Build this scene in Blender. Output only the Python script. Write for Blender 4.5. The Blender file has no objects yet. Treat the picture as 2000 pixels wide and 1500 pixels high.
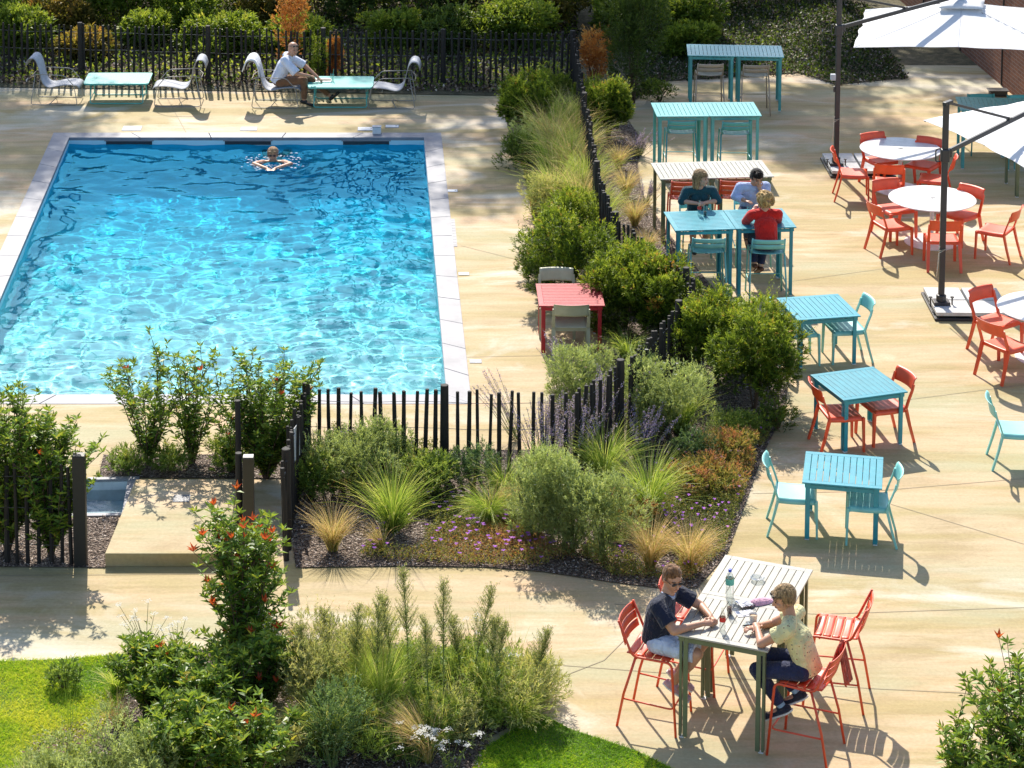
import bpy, math, random
import numpy as np
from mathutils import Vector, Matrix, geometry

# ------------------------------------------------------------------ camera, world, sun, exposure
scene = bpy.context.scene
COL = scene.collection
F_PX, PX, VH, H = 4750.0, 850.0, -1060.0, 12.6        # focal length in photo pixels, principal x, horizon row, camera height
_vv = 38000.0
_b = -(VH + _vv); _c = F_PX * F_PX + VH * _vv
PY = (-_b - math.sqrt(_b * _b - 4 * _c)) / 2
PITCH = math.atan((PY - VH) / F_PX)
cam_d = bpy.data.cameras.new('camera'); cam = bpy.data.objects.new('camera', cam_d); COL.objects.link(cam)
cam_d.sensor_width = 36.0; cam_d.lens = F_PX / 2000 * 36
cam_d.shift_x = (1000 - PX) / 2000; cam_d.shift_y = -(750 - PY) / 2000
cam_d.clip_end = 500; cam_d.clip_start = 0.5
cam.location = (0, 0, H); cam.rotation_euler = (math.pi / 2 - PITCH, 0, 0)
scene.camera = cam

SUN_EL, SUN_AZ = math.radians(41.5), math.radians(-7.5)   # azimuth measured from +Y towards +X
sdir = Vector((math.sin(SUN_AZ) * math.cos(SUN_EL), math.cos(SUN_AZ) * math.cos(SUN_EL), math.sin(SUN_EL)))
world = bpy.data.worlds.new('World'); scene.world = world; world.use_nodes = True
wn = world.node_tree; wn.nodes.clear()
sky = wn.nodes.new('ShaderNodeTexSky'); sky.sky_type = 'NISHITA'; sky.sun_disc = False
sky.sun_elevation = SUN_EL; sky.sun_rotation = SUN_AZ
bg = wn.nodes.new('ShaderNodeBackground'); bg.inputs[1].default_value = 0.15
wo = wn.nodes.new('ShaderNodeOutputWorld')
wn.links.new(sky.outputs[0], bg.inputs[0]); wn.links.new(bg.outputs[0], wo.inputs[0])
sun_d = bpy.data.lights.new('sun', 'SUN'); sun = bpy.data.objects.new('sun', sun_d); COL.objects.link(sun)
sun_d.energy = 5.0; sun_d.angle = math.radians(0.5); sun_d.color = (1.0, 0.93, 0.82)
sun.rotation_euler = sdir.to_track_quat('Z', 'Y').to_euler()
sun_d.cycles.is_caustics_light = True
scene.view_settings.view_transform = 'Standard'; scene.view_settings.look = 'None'
scene.view_settings.exposure = 0.5; scene.view_settings.gamma = 1.0
scene.cycles.max_bounces = 7; scene.cycles.transparent_max_bounces = 12
scene.cycles.sample_clamp_indirect = 6.0
scene.cycles.caustics_reflective = False; scene.cycles.caustics_refractive = True

# ------------------------------------------------------------------ helpers
def U(u, v, z=0.0):
    """world point seen at photo pixel (u, v) of the 2000x1500 picture, at height z"""
    cp, sp = math.cos(PITCH), math.sin(PITCH)
    a = (u - PX) / F_PX; b = (v - PY) / F_PX
    d = Vector((a, cp - b * sp, -sp - b * cp))
    t = (z - H) / d.z
    return Vector((0, 0, H)) + d * t
def XY(u, v, z=0.0):
    p = U(u, v, z); return (p.x, p.y)

def tag(o, label=None, cat=None, group=None, kind=None):
    if label: o['label'] = label
    if cat: o['category'] = cat
    if group: o['group'] = group
    if kind: o['kind'] = kind
    return o
def thing(name, label, cat, loc=(0, 0, 0), rz=0.0, group=None):
    o = bpy.data.objects.new(name, None); COL.objects.link(o)
    o.empty_display_size = 0.1
    o.location = loc; o.rotation_euler = (0, 0, rz)
    return tag(o, label, cat, group)
def face(dx, dy):
    """rotation about Z that turns local +Y to (dx, dy)"""
    return math.atan2(dy, dx) - math.pi / 2
def row_height(p, v):
    """height above ground point p that is seen on photo row v"""
    lo, hi = -1.0, 8.0
    for _ in range(40):
        m = (lo + hi) / 2; q = Vector((p[0], p[1], m - H)); cp, sp = math.cos(PITCH), math.sin(PITCH)
        w = q.y * cp - q.z * sp; vv = PY - F_PX * (q.y * sp + q.z * cp) / w
        if vv > v: lo = m
        else: hi = m
    return lo
def dup(root, loc, rz, label, group=None, cat=None):
    r = root.copy(); COL.objects.link(r); r.location = loc; r.rotation_euler = (0, 0, rz)
    r['label'] = label
    if group: r['group'] = group
    for ch in list(root.children):
        c = ch.copy(); COL.objects.link(c); c.parent = r
        for g in ch.children:
            d = g.copy(); COL.objects.link(d); d.parent = c
    return r

class MB:
    def __init__(s): s.v = []; s.f = []
    def add(s, vs, fs):
        n = len(s.v); s.v.extend([tuple(p) for p in vs]); s.f.extend([tuple(i + n for i in f) for f in fs]); return s
    def box(s, c, d, rz=0.0):
        cx, cy, cz = c; x, y, z = d[0] / 2, d[1] / 2, d[2] / 2
        co, si = math.cos(rz), math.sin(rz)
        vs = [(cx + a * x * co - b * y * si, cy + a * x * si + b * y * co, cz + e * z) for e in (-1, 1) for a, b in ((-1, -1), (1, -1), (1, 1), (-1, 1))]
        return s.add(vs, [(3, 2, 1, 0), (4, 5, 6, 7), (0, 1, 5, 4), (1, 2, 6, 5), (2, 3, 7, 6), (3, 0, 4, 7)])
    def tube(s, pts, r, n=8, cap=True, side=None, w=None, d=None):
        pts = [Vector(p) for p in pts]; N = len(pts)
        rs = list(r) if isinstance(r, (list, tuple)) else [r] * N
        t0 = (pts[1] - pts[0]).normalized()
        up = Vector(side) if side is not None else (Vector((0, 0, 1)) if abs(t0.z) < 0.9 else Vector((1, 0, 0)))
        vs = []; 
        a = (up - t0 * up.dot(t0)).normalized()
        for i, p in enumerate(pts):
            t = (pts[min(i + 1, N - 1)] - pts[max(i - 1, 0)]).normalized()
            if side is not None: a = Vector(side)
            a = (a - t * a.dot(t)).normalized(); b = t.cross(a)
            if w is not None:
                ww = w[i] if isinstance(w, (list, tuple)) else w; dd = d[i] if isinstance(d, (list, tuple)) else d
                ring = [p + a * ww / 2 * x + b * dd / 2 * y for x, y in ((-1, -1), (1, -1), (1, 1), (-1, 1))]
            else:
                ring = [p + (a * math.cos(k * 2 * math.pi / n) + b * math.sin(k * 2 * math.pi / n)) * rs[i] for k in range(n)]
            vs += ring
        m = 4 if w is not None else n
        fs = [(i * m + k, i * m + (k + 1) % m, (i + 1) * m + (k + 1) % m, (i + 1) * m + k) for i in range(N - 1) for k in range(m)]
        if cap: fs += [tuple(range(m - 1, -1, -1)), tuple((N - 1) * m + k for k in range(m))]
        return s.add(vs, fs)
    def bar(s, pts, w, d, side=(1, 0, 0)): return s.tube(pts, 0, side=side, w=w, d=d)
    def lathe(s, prof, c=(0, 0, 0), n=24, cap=True):
        vs = [(c[0] + r * math.cos(k * 2 * math.pi / n), c[1] + r * math.sin(k * 2 * math.pi / n), c[2] + z) for r, z in prof for k in range(n)]
        N = len(prof)
        fs = [(i * n + k, i * n + (k + 1) % n, (i + 1) * n + (k + 1) % n, (i + 1) * n + k) for i in range(N - 1) for k in range(n)]
        if cap: fs += [tuple(range(n - 1, -1, -1)), tuple((N - 1) * n + k for k in range(n))]
        return s.add(vs, fs)
    def grid(s, nu, nv, fn):
        vs = [fn(i / nu, j / nv) for j in range(nv + 1) for i in range(nu + 1)]
        fs = [(j * (nu + 1) + i, j * (nu + 1) + i + 1, (j + 1) * (nu + 1) + i + 1, (j + 1) * (nu + 1) + i) for j in range(nv) for i in range(nu)]
        return s.add(vs, fs)
    def ball(s, c, r, n=12, m=8, rot=None):
        if not isinstance(r, (list, tuple)): r = (r, r, r)
        vs = []
        for j in range(m + 1):
            th = math.pi * j / m
            for k in range(n):
                ph = 2 * math.pi * k / n
                p = Vector((r[0] * math.sin(th) * math.cos(ph), r[1] * math.sin(th) * math.sin(ph), r[2] * math.cos(th)))
                if rot is not None: p = rot @ p
                vs.append(p + Vector(c))
        fs = [(j * n + k, (j + 1) * n + k, (j + 1) * n + (k + 1) % n, j * n + (k + 1) % n) for j in range(m) for k in range(n)]
        return s.add(vs, fs)
    def prism(s, poly, z0, z1):
        n = len(poly)
        vs = [(p[0], p[1], z0) for p in poly] + [(p[0], p[1], z1) for p in poly]
        fs = [tuple(range(n - 1, -1, -1)), tuple(range(n, 2 * n))] + [(i, (i + 1) % n, n + (i + 1) % n, n + i) for i in range(n)]
        return s.add(vs, fs)
    def mesh(s, name):
        me = bpy.data.meshes.new(name); me.from_pydata(s.v, [], s.f); return me
    def build(s, name, mat, parent=None, smooth=False, bevel=0.0, solid=0.0, sub=0, kind=None):
        me = s.mesh(name)
        if smooth: me.polygons.foreach_set('use_smooth', [True] * len(me.polygons))
        me.update()
        o = bpy.data.objects.new(name, me); COL.objects.link(o)
        if mat is not None: me.materials.append(mat)
        if parent is not None: o.parent = parent
        if solid:
            m = o.modifiers.new('solid', 'SOLIDIFY'); m.thickness = solid; m.offset = 0
        if bevel:
            m = o.modifiers.new('bevel', 'BEVEL'); m.width = bevel; m.segments = 2; m.limit_method = 'ANGLE'
        if sub:
            m = o.modifiers.new('sub', 'SUBSURF'); m.levels = sub; m.render_levels = sub
        if kind: o['kind'] = kind
        return o

def arc(p0, p1, p2, n=5):
    """quadratic curve points"""
    p0, p1, p2 = Vector(p0), Vector(p1), Vector(p2)
    return [p0 * (1 - t) ** 2 + p1 * 2 * t * (1 - t) + p2 * t * t for t in [i / n for i in range(n + 1)]]
def rounded(pts, r, n=4):
    """polyline with rounded corners"""
    P = [Vector(p) for p in pts]; out = [P[0]]
    for i in range(1, len(P) - 1):
        a = (P[i - 1] - P[i]); b = (P[i + 1] - P[i])
        ra = min(r, a.length * .45); rb = min(r, b.length * .45)
        out += arc(P[i] + a.normalized() * ra, P[i], P[i] + b.normalized() * rb, n)
    out.append(P[-1]); return out

# ------------------------------------------------------------------ materials
def nodes(name):
    m = bpy.data.materials.new(name); m.use_nodes = True
    nt = m.node_tree; nt.nodes.clear()
    out = nt.nodes.new('ShaderNodeOutputMaterial')
    return m, nt, out
def N(nt, typ, **kw):
    n = nt.nodes.new(typ)
    for k, v in kw.items():
        if k in ('operation', 'blend_type', 'data_type', 'feature', 'attribute_name', 'noise_dimensions', 'wave_type', 'bands_direction', 'distance', 'interpolation_type', 'offset', 'clamp'): setattr(n, k, v)
        else: n.inputs[k.replace('_', ' ')].default_value = v
    return n
def ramp(nt, fac, stops, interp='LINEAR'):
    r = nt.nodes.new('ShaderNodeValToRGB'); r.color_ramp.interpolation = interp
    el = r.color_ramp.elements
    while len(el) < len(stops): el.new(0.5)
    for e, (p, c) in zip(el, stops):
        e.position = p; e.color = (*c, 1) if len(c) == 3 else c
    nt.links.new(fac, r.inputs[0]); return r.outputs[0]
def mixc(nt, fac, a, b, mode='MIX'):
    m = nt.nodes.new('ShaderNodeMix'); m.data_type = 'RGBA'; m.blend_type = mode
    for s_, x in ((m.inputs[0], fac), (m.inputs[6], a), (m.inputs[7], b)):
        if hasattr(x, 'node'): nt.links.new(x, s_)
        elif isinstance(x, (int, float)): s_.default_value = x
        else: s_.default_value = (*x, 1)
    return m.outputs[2]
def noise(nt, scale, detail=4, rough=0.55, vec=None, sc3=None, dist=0.0):
    tc = nt.nodes.new('ShaderNodeTexCoord'); v = tc.outputs['Object'] if vec is None else vec
    if sc3:
        mp = nt.nodes.new('ShaderNodeMapping'); mp.inputs['Scale'].default_value = sc3; nt.links.new(v, mp.inputs[0]); v = mp.outputs[0]
    n = nt.nodes.new('ShaderNodeTexNoise'); n.inputs['Scale'].default_value = scale; n.inputs['Detail'].default_value = detail
    n.inputs['Roughness'].default_value = rough; n.inputs['Distortion'].default_value = dist
    nt.links.new(v, n.inputs['Vector']); return n.outputs['Fac']
def bump(nt, h, strength=0.3, dist=0.01):
    b = nt.nodes.new('ShaderNodeBump'); b.inputs['Strength'].default_value = strength; b.inputs['Distance'].default_value = dist
    nt.links.new(h, b.inputs['Height']); return b.outputs[0]

def paint(name, c, rough=0.4, var=0.12, metal=0.0, coat=0.0, spec=0.5, bs=0.05):
    m, nt, out = nodes(name); p = nt.nodes.new('ShaderNodeBsdfPrincipled')
    f = noise(nt, 9, 4); 
    col = ramp(nt, f, [(0.3, tuple(x * (1 - var) for x in c)), (0.7, tuple(min(1, x * (1 + var)) for x in c))])
    oi = nt.nodes.new('ShaderNodeObjectInfo'); vr = N(nt, 'ShaderNodeMapRange'); nt.links.new(oi.outputs['Random'], vr.inputs[0]); vr.inputs[3].default_value = .90; vr.inputs[4].default_value = 1.06
    hs = nt.nodes.new('ShaderNodeHueSaturation'); nt.links.new(vr.outputs[0], hs.inputs['Value']); nt.links.new(col, hs.inputs['Color']); col = hs.outputs[0]
    f2 = noise(nt, 60, 3)
    mr = N(nt, 'ShaderNodeMapRange'); nt.links.new(f2, mr.inputs[0]); mr.inputs[3].default_value = max(0, rough - .1); mr.inputs[4].default_value = min(1, rough + .12)
    nt.links.new(mr.outputs[0], p.inputs['Roughness']); nt.links.new(col, p.inputs['Base Color'])
    p.inputs['Metallic'].default_value = metal; p.inputs['Specular IOR Level'].default_value = spec
    if coat: p.inputs['Coat Weight'].default_value = coat
    if bs: nt.links.new(bump(nt, f2, bs, 0.004), p.inputs['Normal'])
    nt.links.new(p.outputs[0], out.inputs[0]); return m
def cloth(name, c, var=0.15, rough=0.85, weave=500, pattern=None):
    m, nt, out = nodes(name); p = nt.nodes.new('ShaderNodeBsdfPrincipled')
    f = noise(nt, 14, 4)
    col = ramp(nt, f, [(0.3, tuple(x * (1 - var) for x in c)), (0.7, tuple(min(1, x * (1 + var)) for x in c))])
    if 'hair' in name: col = mixc(nt, .75, col, ramp(nt, noise(nt, 60, 3, sc3=(1, 1, .25)), [(.35, (.35, .32, .3)), (.65, (1.5, 1.45, 1.35))]), 'MULTIPLY')
    if pattern: col = pattern(nt, col)
    nt.links.new(col, p.inputs['Base Color']); p.inputs['Roughness'].default_value = rough
    p.inputs['Specular IOR Level'].default_value = 0.05 if 'hair' in name else 0.25
    p.inputs['Sheen Weight'].default_value = 0.2
    nt.links.new(bump(nt, noise(nt, 11, 3, sc3=(1, 1, .6), dist=2.0), 0.9, 0.035), p.inputs['Normal'])
    nt.links.new(p.outputs[0], out.inputs[0]); return m
def foliage(name, stops, trans=0.45, gloss=0.25, rough=0.4, boost=1.75, tint=(1.0, 0.95, 0.35)):
    """leaf colours picked per leaf through the attribute 'tone' (0..1)"""
    m, nt, out = nodes(name)
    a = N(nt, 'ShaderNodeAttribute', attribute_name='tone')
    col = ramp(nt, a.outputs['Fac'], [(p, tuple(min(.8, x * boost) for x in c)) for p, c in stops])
    d = nt.nodes.new('ShaderNodeBsdfPrincipled'); d.inputs['Roughness'].default_value = rough
    d.inputs['Specular IOR Level'].default_value = gloss
    nt.links.new(col, d.inputs['Base Color'])
    t = nt.nodes.new('ShaderNodeBsdfTranslucent')
    tc = mixc(nt, 1.0, col, tint, 'MULTIPLY')
    g = nt.nodes.new('ShaderNodeGamma'); g.inputs[1].default_value = 0.8; nt.links.new(tc, g.inputs[0])
    nt.links.new(g.outputs[0], t.inputs[0])
    mx = nt.nodes.new('ShaderNodeMixShader'); mx.inputs[0].default_value = trans
    nt.links.new(d.outputs[0], mx.inputs[1]); nt.links.new(t.outputs[0], mx.inputs[2])
    nt.links.new(mx.outputs[0], out.inputs[0]); return m
# ------------------------------------------------------------------ setting: ground, pool, beds
def mat_concrete():
    m, nt, out = nodes('washed_concrete'); p = nt.nodes.new('ShaderNodeBsdfPrincipled')
    base = ramp(nt, noise(nt, 0.55, 5, 0.6, dist=0.6), [(0.3, (0.46, 0.345, 0.19)), (0.45, (0.57, 0.445, 0.27)), (0.56, (0.65, 0.45, 0.27)), (0.70, (0.71, 0.61, 0.44))])
    st = ramp(nt, noise(nt, 1.0, 6, 0.65, sc3=(0.22, 1.6, 1)), [(0.44, (0, 0, 0)), (0.58, (1, 1, 1))])
    c1 = mixc(nt, st, base, (0.46, 0.36, 0.165))
    hf = ramp(nt, noise(nt, 2.6, 7, 0.72, sc3=(0.35, 1.4, 1), dist=.8), [(0.36, (.74, .70, .58)), (0.5, (1, 1, 1)), (.68, (1.10, 1.08, 1.04))])
    c1 = mixc(nt, .48, c1, hf, 'MULTIPLY')
    lm = ramp(nt, noise(nt, 0.42, 6, 0.6, sc3=(0.6, 1.3, 1), dist=1.0), [(0.54, (0, 0, 0)), (0.66, (.75, .75, .75))])
    c2 = mixc(nt, lm, c1, (0.74, 0.70, 0.60))
    g = ramp(nt, noise(nt, 0.9, 5, 0.6, sc3=(0.3, 1.0, 1)), [(0.50, (0, 0, 0)), (0.64, (0.75, 0.75, 0.75))])
    c3 = mixc(nt, g, c2, (0.46, 0.44, 0.27))
    fine = noise(nt, 26, 5, 0.7)
    streak = ramp(nt, noise(nt, 4, 6, .7, sc3=(.12, 2.2, 1)), [(.40, (.80, .76, .66)), (.60, (1, 1, 1))])
    c3 = mixc(nt, 0.38, c3, streak, 'MULTIPLY')
    c4 = mixc(nt, 0.28, c3, ramp(nt, fine, [(0.3, (0.3, 0.27, 0.2)), (0.7, (1, 1, 1))]), 'MULTIPLY')
    nt.links.new(c4, p.inputs['Base Color']); p.inputs['Roughness'].default_value = 0.75
    p.inputs['Specular IOR Level'].default_value = 0.3
    br = noise(nt, 60, 2, sc3=(0.05, 1, 1))
    ad = N(nt, 'ShaderNodeMath', operation='ADD'); nt.links.new(br, ad.inputs[0]); nt.links.new(fine, ad.inputs[1])
    nt.links.new(bump(nt, ad.outputs[0], 0.25, 0.006), p.inputs['Normal'])
    nt.links.new(p.outputs[0], out.inputs[0]); return m
def mat_stone():
    m, nt, out = nodes('grey_stone'); p = nt.nodes.new('ShaderNodeBsdfPrincipled')
    c = ramp(nt, noise(nt, 2.2, 6, 0.6), [(0.3, (0.20, 0.20, 0.225)), (0.7, (0.31, 0.31, 0.335))])
    nt.links.new(c, p.inputs['Base Color']); p.inputs['Roughness'].default_value = 0.6
    nt.links.new(bump(nt, noise(nt, 40, 4), 0.2, 0.004), p.inputs['Normal'])
    nt.links.new(p.outputs[0], out.inputs[0]); return m
def mat_mulch():
    m, nt, out = nodes('bark_mulch'); p = nt.nodes.new('ShaderNodeBsdfPrincipled')
    v = N(nt, 'ShaderNodeTexVoronoi', Scale=38.0); tc = nt.nodes.new('ShaderNodeTexCoord')
    nt.links.new(tc.outputs['Object'], v.inputs['Vector'])
    c = ramp(nt, v.outputs['Color'], [(0.1, (0.06, 0.04, 0.03)), (0.5, (0.18, 0.12, 0.09)), (0.85, (0.42, 0.34, 0.27))])
    big = noise(nt, 2.5, 4)
    c = mixc(nt, 0.5, c, ramp(nt, big, [(0.35, (0.4, 0.4, 0.4)), (0.65, (1, 1, 1))]), 'MULTIPLY')
    nt.links.new(c, p.inputs['Base Color']); p.inputs['Roughness'].default_value = 0.9
    nt.links.new(bump(nt, v.outputs['Distance'], 1.0, 0.05), p.inputs['Normal'])
    nt.links.new(p.outputs[0], out.inputs[0]); return m
def mat_soil(name, a, b, c_):
    m, nt, out = nodes(name); p = nt.nodes.new('ShaderNodeBsdfPrincipled')
    c = ramp(nt, noise(nt, 5, 8, 0.75), [(0.3, a), (0.5, b), (0.72, c_)])
    nt.links.new(c, p.inputs['Base Color']); p.inputs['Roughness'].default_value = 0.95
    nt.links.new(bump(nt, noise(nt, 22, 5), 0.8, 0.04), p.inputs['Normal'])
    nt.links.new(p.outputs[0], out.inputs[0]); return m
M = {}
M['concrete'] = mat_concrete(); M['stone'] = mat_stone(); M['mulch'] = mat_mulch()
M['woodfloor'] = mat_soil('leaf_litter', (0.03, 0.03, 0.015), (0.10, 0.09, 0.045), (0.26, 0.20, 0.12))
M['turf'] = mat_soil('turf_soil', (0.05, 0.09, 0.01), (0.09, 0.16, 0.015), (0.16, 0.24, 0.03))
M['joint'] = paint('joint_sealant', (0.30, 0.25, 0.17), 0.9)

WL = -0.13                                              # water level
pool = [U(135, 269), U(828, 269), U(872, 771), U(-79, 771)]
pool = [Vector((p.x, p.y)) for p in pool]
pc = sum(pool, Vector((0, 0))) / 4
def grow(poly, d):
    out = []; n = len(poly)
    for i in range(n):
        a, b, c = poly[i - 1], poly[i], poly[(i + 1) % n]
        e1 = (b - a).normalized(); e2 = (c - b).normalized()
        n1 = Vector((e1.y, -e1.x)); n2 = Vector((e2.y, -e2.x))
        if (a - pc).dot(n1) < 0 : n1 = -n1; 
        if (b - pc).dot(n2) < 0 : n2 = -n2
        out.append(b + (n1 + n2) * d / (1 + n1.dot(n2)))
    return out
cop = grow(pool, 0.33)
bath = [Vector(XY(*c)) for c in ((-30, 945), (250, 938), (238, 1004), (-45, 1010))]
def flat(name, mat, outer, holes=(), z=0.0, kind='structure'):
    loops = [[Vector((p[0], p[1], 0)) for p in outer]] + [[Vector((p[0], p[1], 0)) for p in h] for h in holes]
    tris = geometry.tessellate_polygon(loops)
    vs = [(p.x, p.y, z) for l in loops for p in l]
    mb = MB(); fs = []
    for t in tris:
        a, b, c = (Vector(vs[i]) for i in t)
        fs.append(t if (b - a).cross(c - a).z > 0 else (t[0], t[2], t[1]))
    mb.add(vs, fs); return mb.build(name, mat, kind=kind)
flat('ground', M['concrete'], [(-60, 5), (70, 5), (70, 49.6), (-60, 49.6)], [cop, bath])
flat('woodland_floor', M['woodfloor'], [(-90, 49.6), (110, 49.6), (110, 190), (-90, 190)], z=-0.004)
# coping stones round the pool: one ring, cut into slabs by thin joints
cp = thing('pool_coping', 'pale grey stone coping framing the swimming pool', 'pool coping'); del cp['label']; del cp['category']; cp['kind'] = 'structure'
mb = MB(); jb = MB()
for i in range(4):
    a, b = pool[i], pool[(i + 1) % 4]; A, B = cop[i], cop[(i + 1) % 4]
    L = (b - a).length; n = max(1, round(L / (0.98 if i in (1, 3) else 1.25)))
    for k in range(n):
        g = 0.006 / L
        t0, t1 = k / n + (g if k else 0), (k + 1) / n - (g if k < n - 1 else 0)
        q = [a.lerp(b, t0), a.lerp(b, t1), A.lerp(B, t1), A.lerp(B, t0)]
        mb.prism(q[::-1] if i < 9 else q, -0.05, 0.006 + 0.0006 * (k % 3))
mb.build('coping_stones', M['stone'], cp, bevel=0.004)
def mat_liner():
    m, nt, out = nodes('pool_liner'); p = nt.nodes.new('ShaderNodeBsdfPrincipled')
    c = ramp(nt, noise(nt, 1.2, 3), [(0.3, (0.48, 0.78, 0.85)), (0.7, (0.58, 0.86, 0.91))])
    nt.links.new(c, p.inputs['Base Color']); p.inputs['Roughness'].default_value = 0.7
    nt.links.new(p.outputs[0], out.inputs[0]); return m
M['liner'] = mat_liner(); M['bath'] = paint('pale_grey_tile', (.66, .74, .78), .5)
mb = MB(); P = pool; DF, DN = -1.75, -1.0
vs = [(P[0].x, P[0].y, -0.051), (P[1].x, P[1].y, -0.051), (P[2].x, P[2].y, -0.051), (P[3].x, P[3].y, -0.051),
      (P[0].x, P[0].y, DF), (P[1].x, P[1].y, DF), (P[2].x, P[2].y, DN), (P[3].x, P[3].y, DN)]
mb.add(vs, [(0, 1, 5, 4), (1, 2, 6, 5), (2, 3, 7, 6), (3, 0, 4, 7), (4, 5, 6, 7)])
basin = mb.build('pool_basin', M['liner'], kind='structure'); basin.cycles.is_caustics_receiver = True
# water: real waves
def mat_water(absorb=False):
    m, nt, out = nodes('pool_water')
    g = nt.nodes.new('ShaderNodeBsdfGlass'); g.inputs['IOR'].default_value = 1.33; g.inputs['Roughness'].default_value = 0.0
    tc = nt.nodes.new('ShaderNodeTexCoord'); sp = nt.nodes.new('ShaderNodeSeparateXYZ'); nt.links.new(tc.outputs['Object'], sp.inputs[0])
    # the water column gets deeper, and so bluer, towards the far end
    mr = N(nt, 'ShaderNodeMapRange'); nt.links.new(sp.outputs['Y'], mr.inputs[0]); mr.inputs[1].default_value = pool[2].y; mr.inputs[2].default_value = pool[0].y
    nt.links.new(ramp(nt, mr.outputs[0], [(0.0, (.84, .97, .97)), (.25, (.62, .94, .96)), (.6, (.27, .82, .94)), (1, (.10, .66, .91))]), g.inputs['Color'])
    nt.links.new(g.outputs[0], out.inputs[0])
    if absorb:
        v = nt.nodes.new('ShaderNodeVolumeAbsorption'); v.inputs['Color'].default_value = (0.10, 0.72, 0.93, 1); v.inputs['Density'].default_value = 0.34
        nt.links.new(v.outputs[0], out.inputs['Volume'])
    return m
M['water'] = mat_water()
rng = np.random.default_rng(5)
def water_grid(nx, ny):
    a = np.linspace(0, 1, nx + 1); b = np.linspace(0, 1, ny + 1)
    A, B = np.meshgrid(a, b)
    p = [np.array([q.x, q.y]) for q in pool]
    X = (1 - B) * ((1 - A) * p[0][0] + A * p[1][0]) + B * ((1 - A) * p[3][0] + A * p[2][0])
    Y = (1 - B) * ((1 - A) * p[0][1] + A * p[1][1]) + B * ((1 - A) * p[3][1] + A * p[2][1])
    wx = X + 0.10 * np.sin(1.7 * Y + .6) + 0.06 * np.sin(3.1 * X + 2.2 * Y); wy = Y + 0.12 * np.sin(1.3 * X) + 0.05 * np.sin(4.3 * X - 1.2 * Y)
    Z = np.zeros_like(X)
    for k in range(64):
        lam = 0.13 * (1.1 / 0.13) ** rng.random() 
        th = rng.normal(1.2, 1.0); kk = 2 * math.pi / lam
        amp = 0.0036 * lam * rng.uniform(.5, 1.2) / (1 + (0.30 / lam) ** 1.6)
        ph = kk * (math.cos(th) * wx + math.sin(th) * wy) + rng.uniform(0, 6.28)
        Z += amp * (np.sin(ph) + 0.25 * np.sin(2 * ph + 1.0))
    for u, v in ((532, 318),):                            # rings round the swimmer
        c = U(u, v, WL); R = np.hypot(X - c.x, Y - c.y)
        Z += 0.016 * np.cos(R * 17) * np.exp(-R * 1.6)
    Z += WL
    return X, Y, Z
nx, ny = 300, 560
X, Y, Z = water_grid(nx, ny)
vs = np.stack([X.ravel(), Y.ravel(), Z.ravel()], 1)
idx = np.arange((nx + 1) * (ny + 1)).reshape(ny + 1, nx + 1)
fs = np.stack([idx[:-1, :-1], idx[1:, :-1], idx[1:, 1:], idx[:-1, 1:]], -1).reshape(-1, 4)
me = bpy.data.meshes.new('water'); me.from_pydata(vs.tolist(), [], fs.tolist())
me.polygons.foreach_set('use_smooth', [True] * len(me.polygons)); me.materials.append(M['water'])
water = bpy.data.objects.new('water', me); COL.objects.link(water); water['kind'] = 'structure'
water.cycles.is_caustics_caster = True
# beds (mulch sheets), lawns, joints
BZ = 0.012
bedA = [XY(*c) for c in ((578, 1110), (780, 1107), (950, 1109), (1060, 1118), (1200, 1139), (1290, 1150), (1362, 1150), (1420, 1083), (1448, 1008), (1490, 888), (1534, 804), (1540, 740), (1480, 660), (1390, 560), (1300, 450), (1255, 380), (1245, 320), (1262, 285), (1230, 240), (1226, 208),
        (1120, 190), (1000, 186), (985, 215), (1000, 290), (1022, 330), (1036, 405), (1045, 456), (1053, 523), (1110, 560), (1180, 610), (1206, 690), (1150, 730), (1075, 760), (1060, 880), (900, 880), (700, 882), (592, 888), (560, 960))]
flat('planting_bed', M['mulch'], bedA, z=BZ)
flat('planting_bed', M['mulch'], [XY(*c) for c in ((-60, 1108), (205, 1110), (232, 1012), (150, 1012), (150, 985), (-60, 985))], z=BZ)
flat('planting_bed', M['mulch'], [XY(*c) for c in ((202, 890), (600, 888), (560, 936), (192, 934))], z=BZ)
flat('planting_bed', M['mulch'], [XY(*c) for c in ((235, 1283), (350, 1272), (556, 1264), (740, 1255), (911, 1267), (1072, 1305), (1080, 1345), (1052, 1393), (960, 1440), (930, 1560), (60, 1560), (60, 1440), (200, 1400), (250, 1340))], z=BZ)
flat('planting_bed', M['mulch'], [XY(*c) for c in ((1800, 1560), (1860, 1500), (2100, 1440), (2300, 1700), (1800, 1760))], z=BZ)
lawnA = [XY(*c) for c in ((-60, 1296), (120, 1290), (250, 1279), (262, 1330), (215, 1400), (60, 1470), (-60, 1620))]
lawnB = [XY(*c) for c in ((1050, 1393), (1115, 1427), (1180, 1448), (1245, 1470), (1310, 1502), (1350, 1560), (880, 1600), (940, 1470))]
lawnC = [XY(*c) for c in ((60, 1470), (215, 1400), (120, 1560), (-60, 1640))]
flat('lawn', M['turf'], lawnA, z=BZ + .004); flat('lawn', M['turf'], lawnB, z=BZ + .004)
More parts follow.
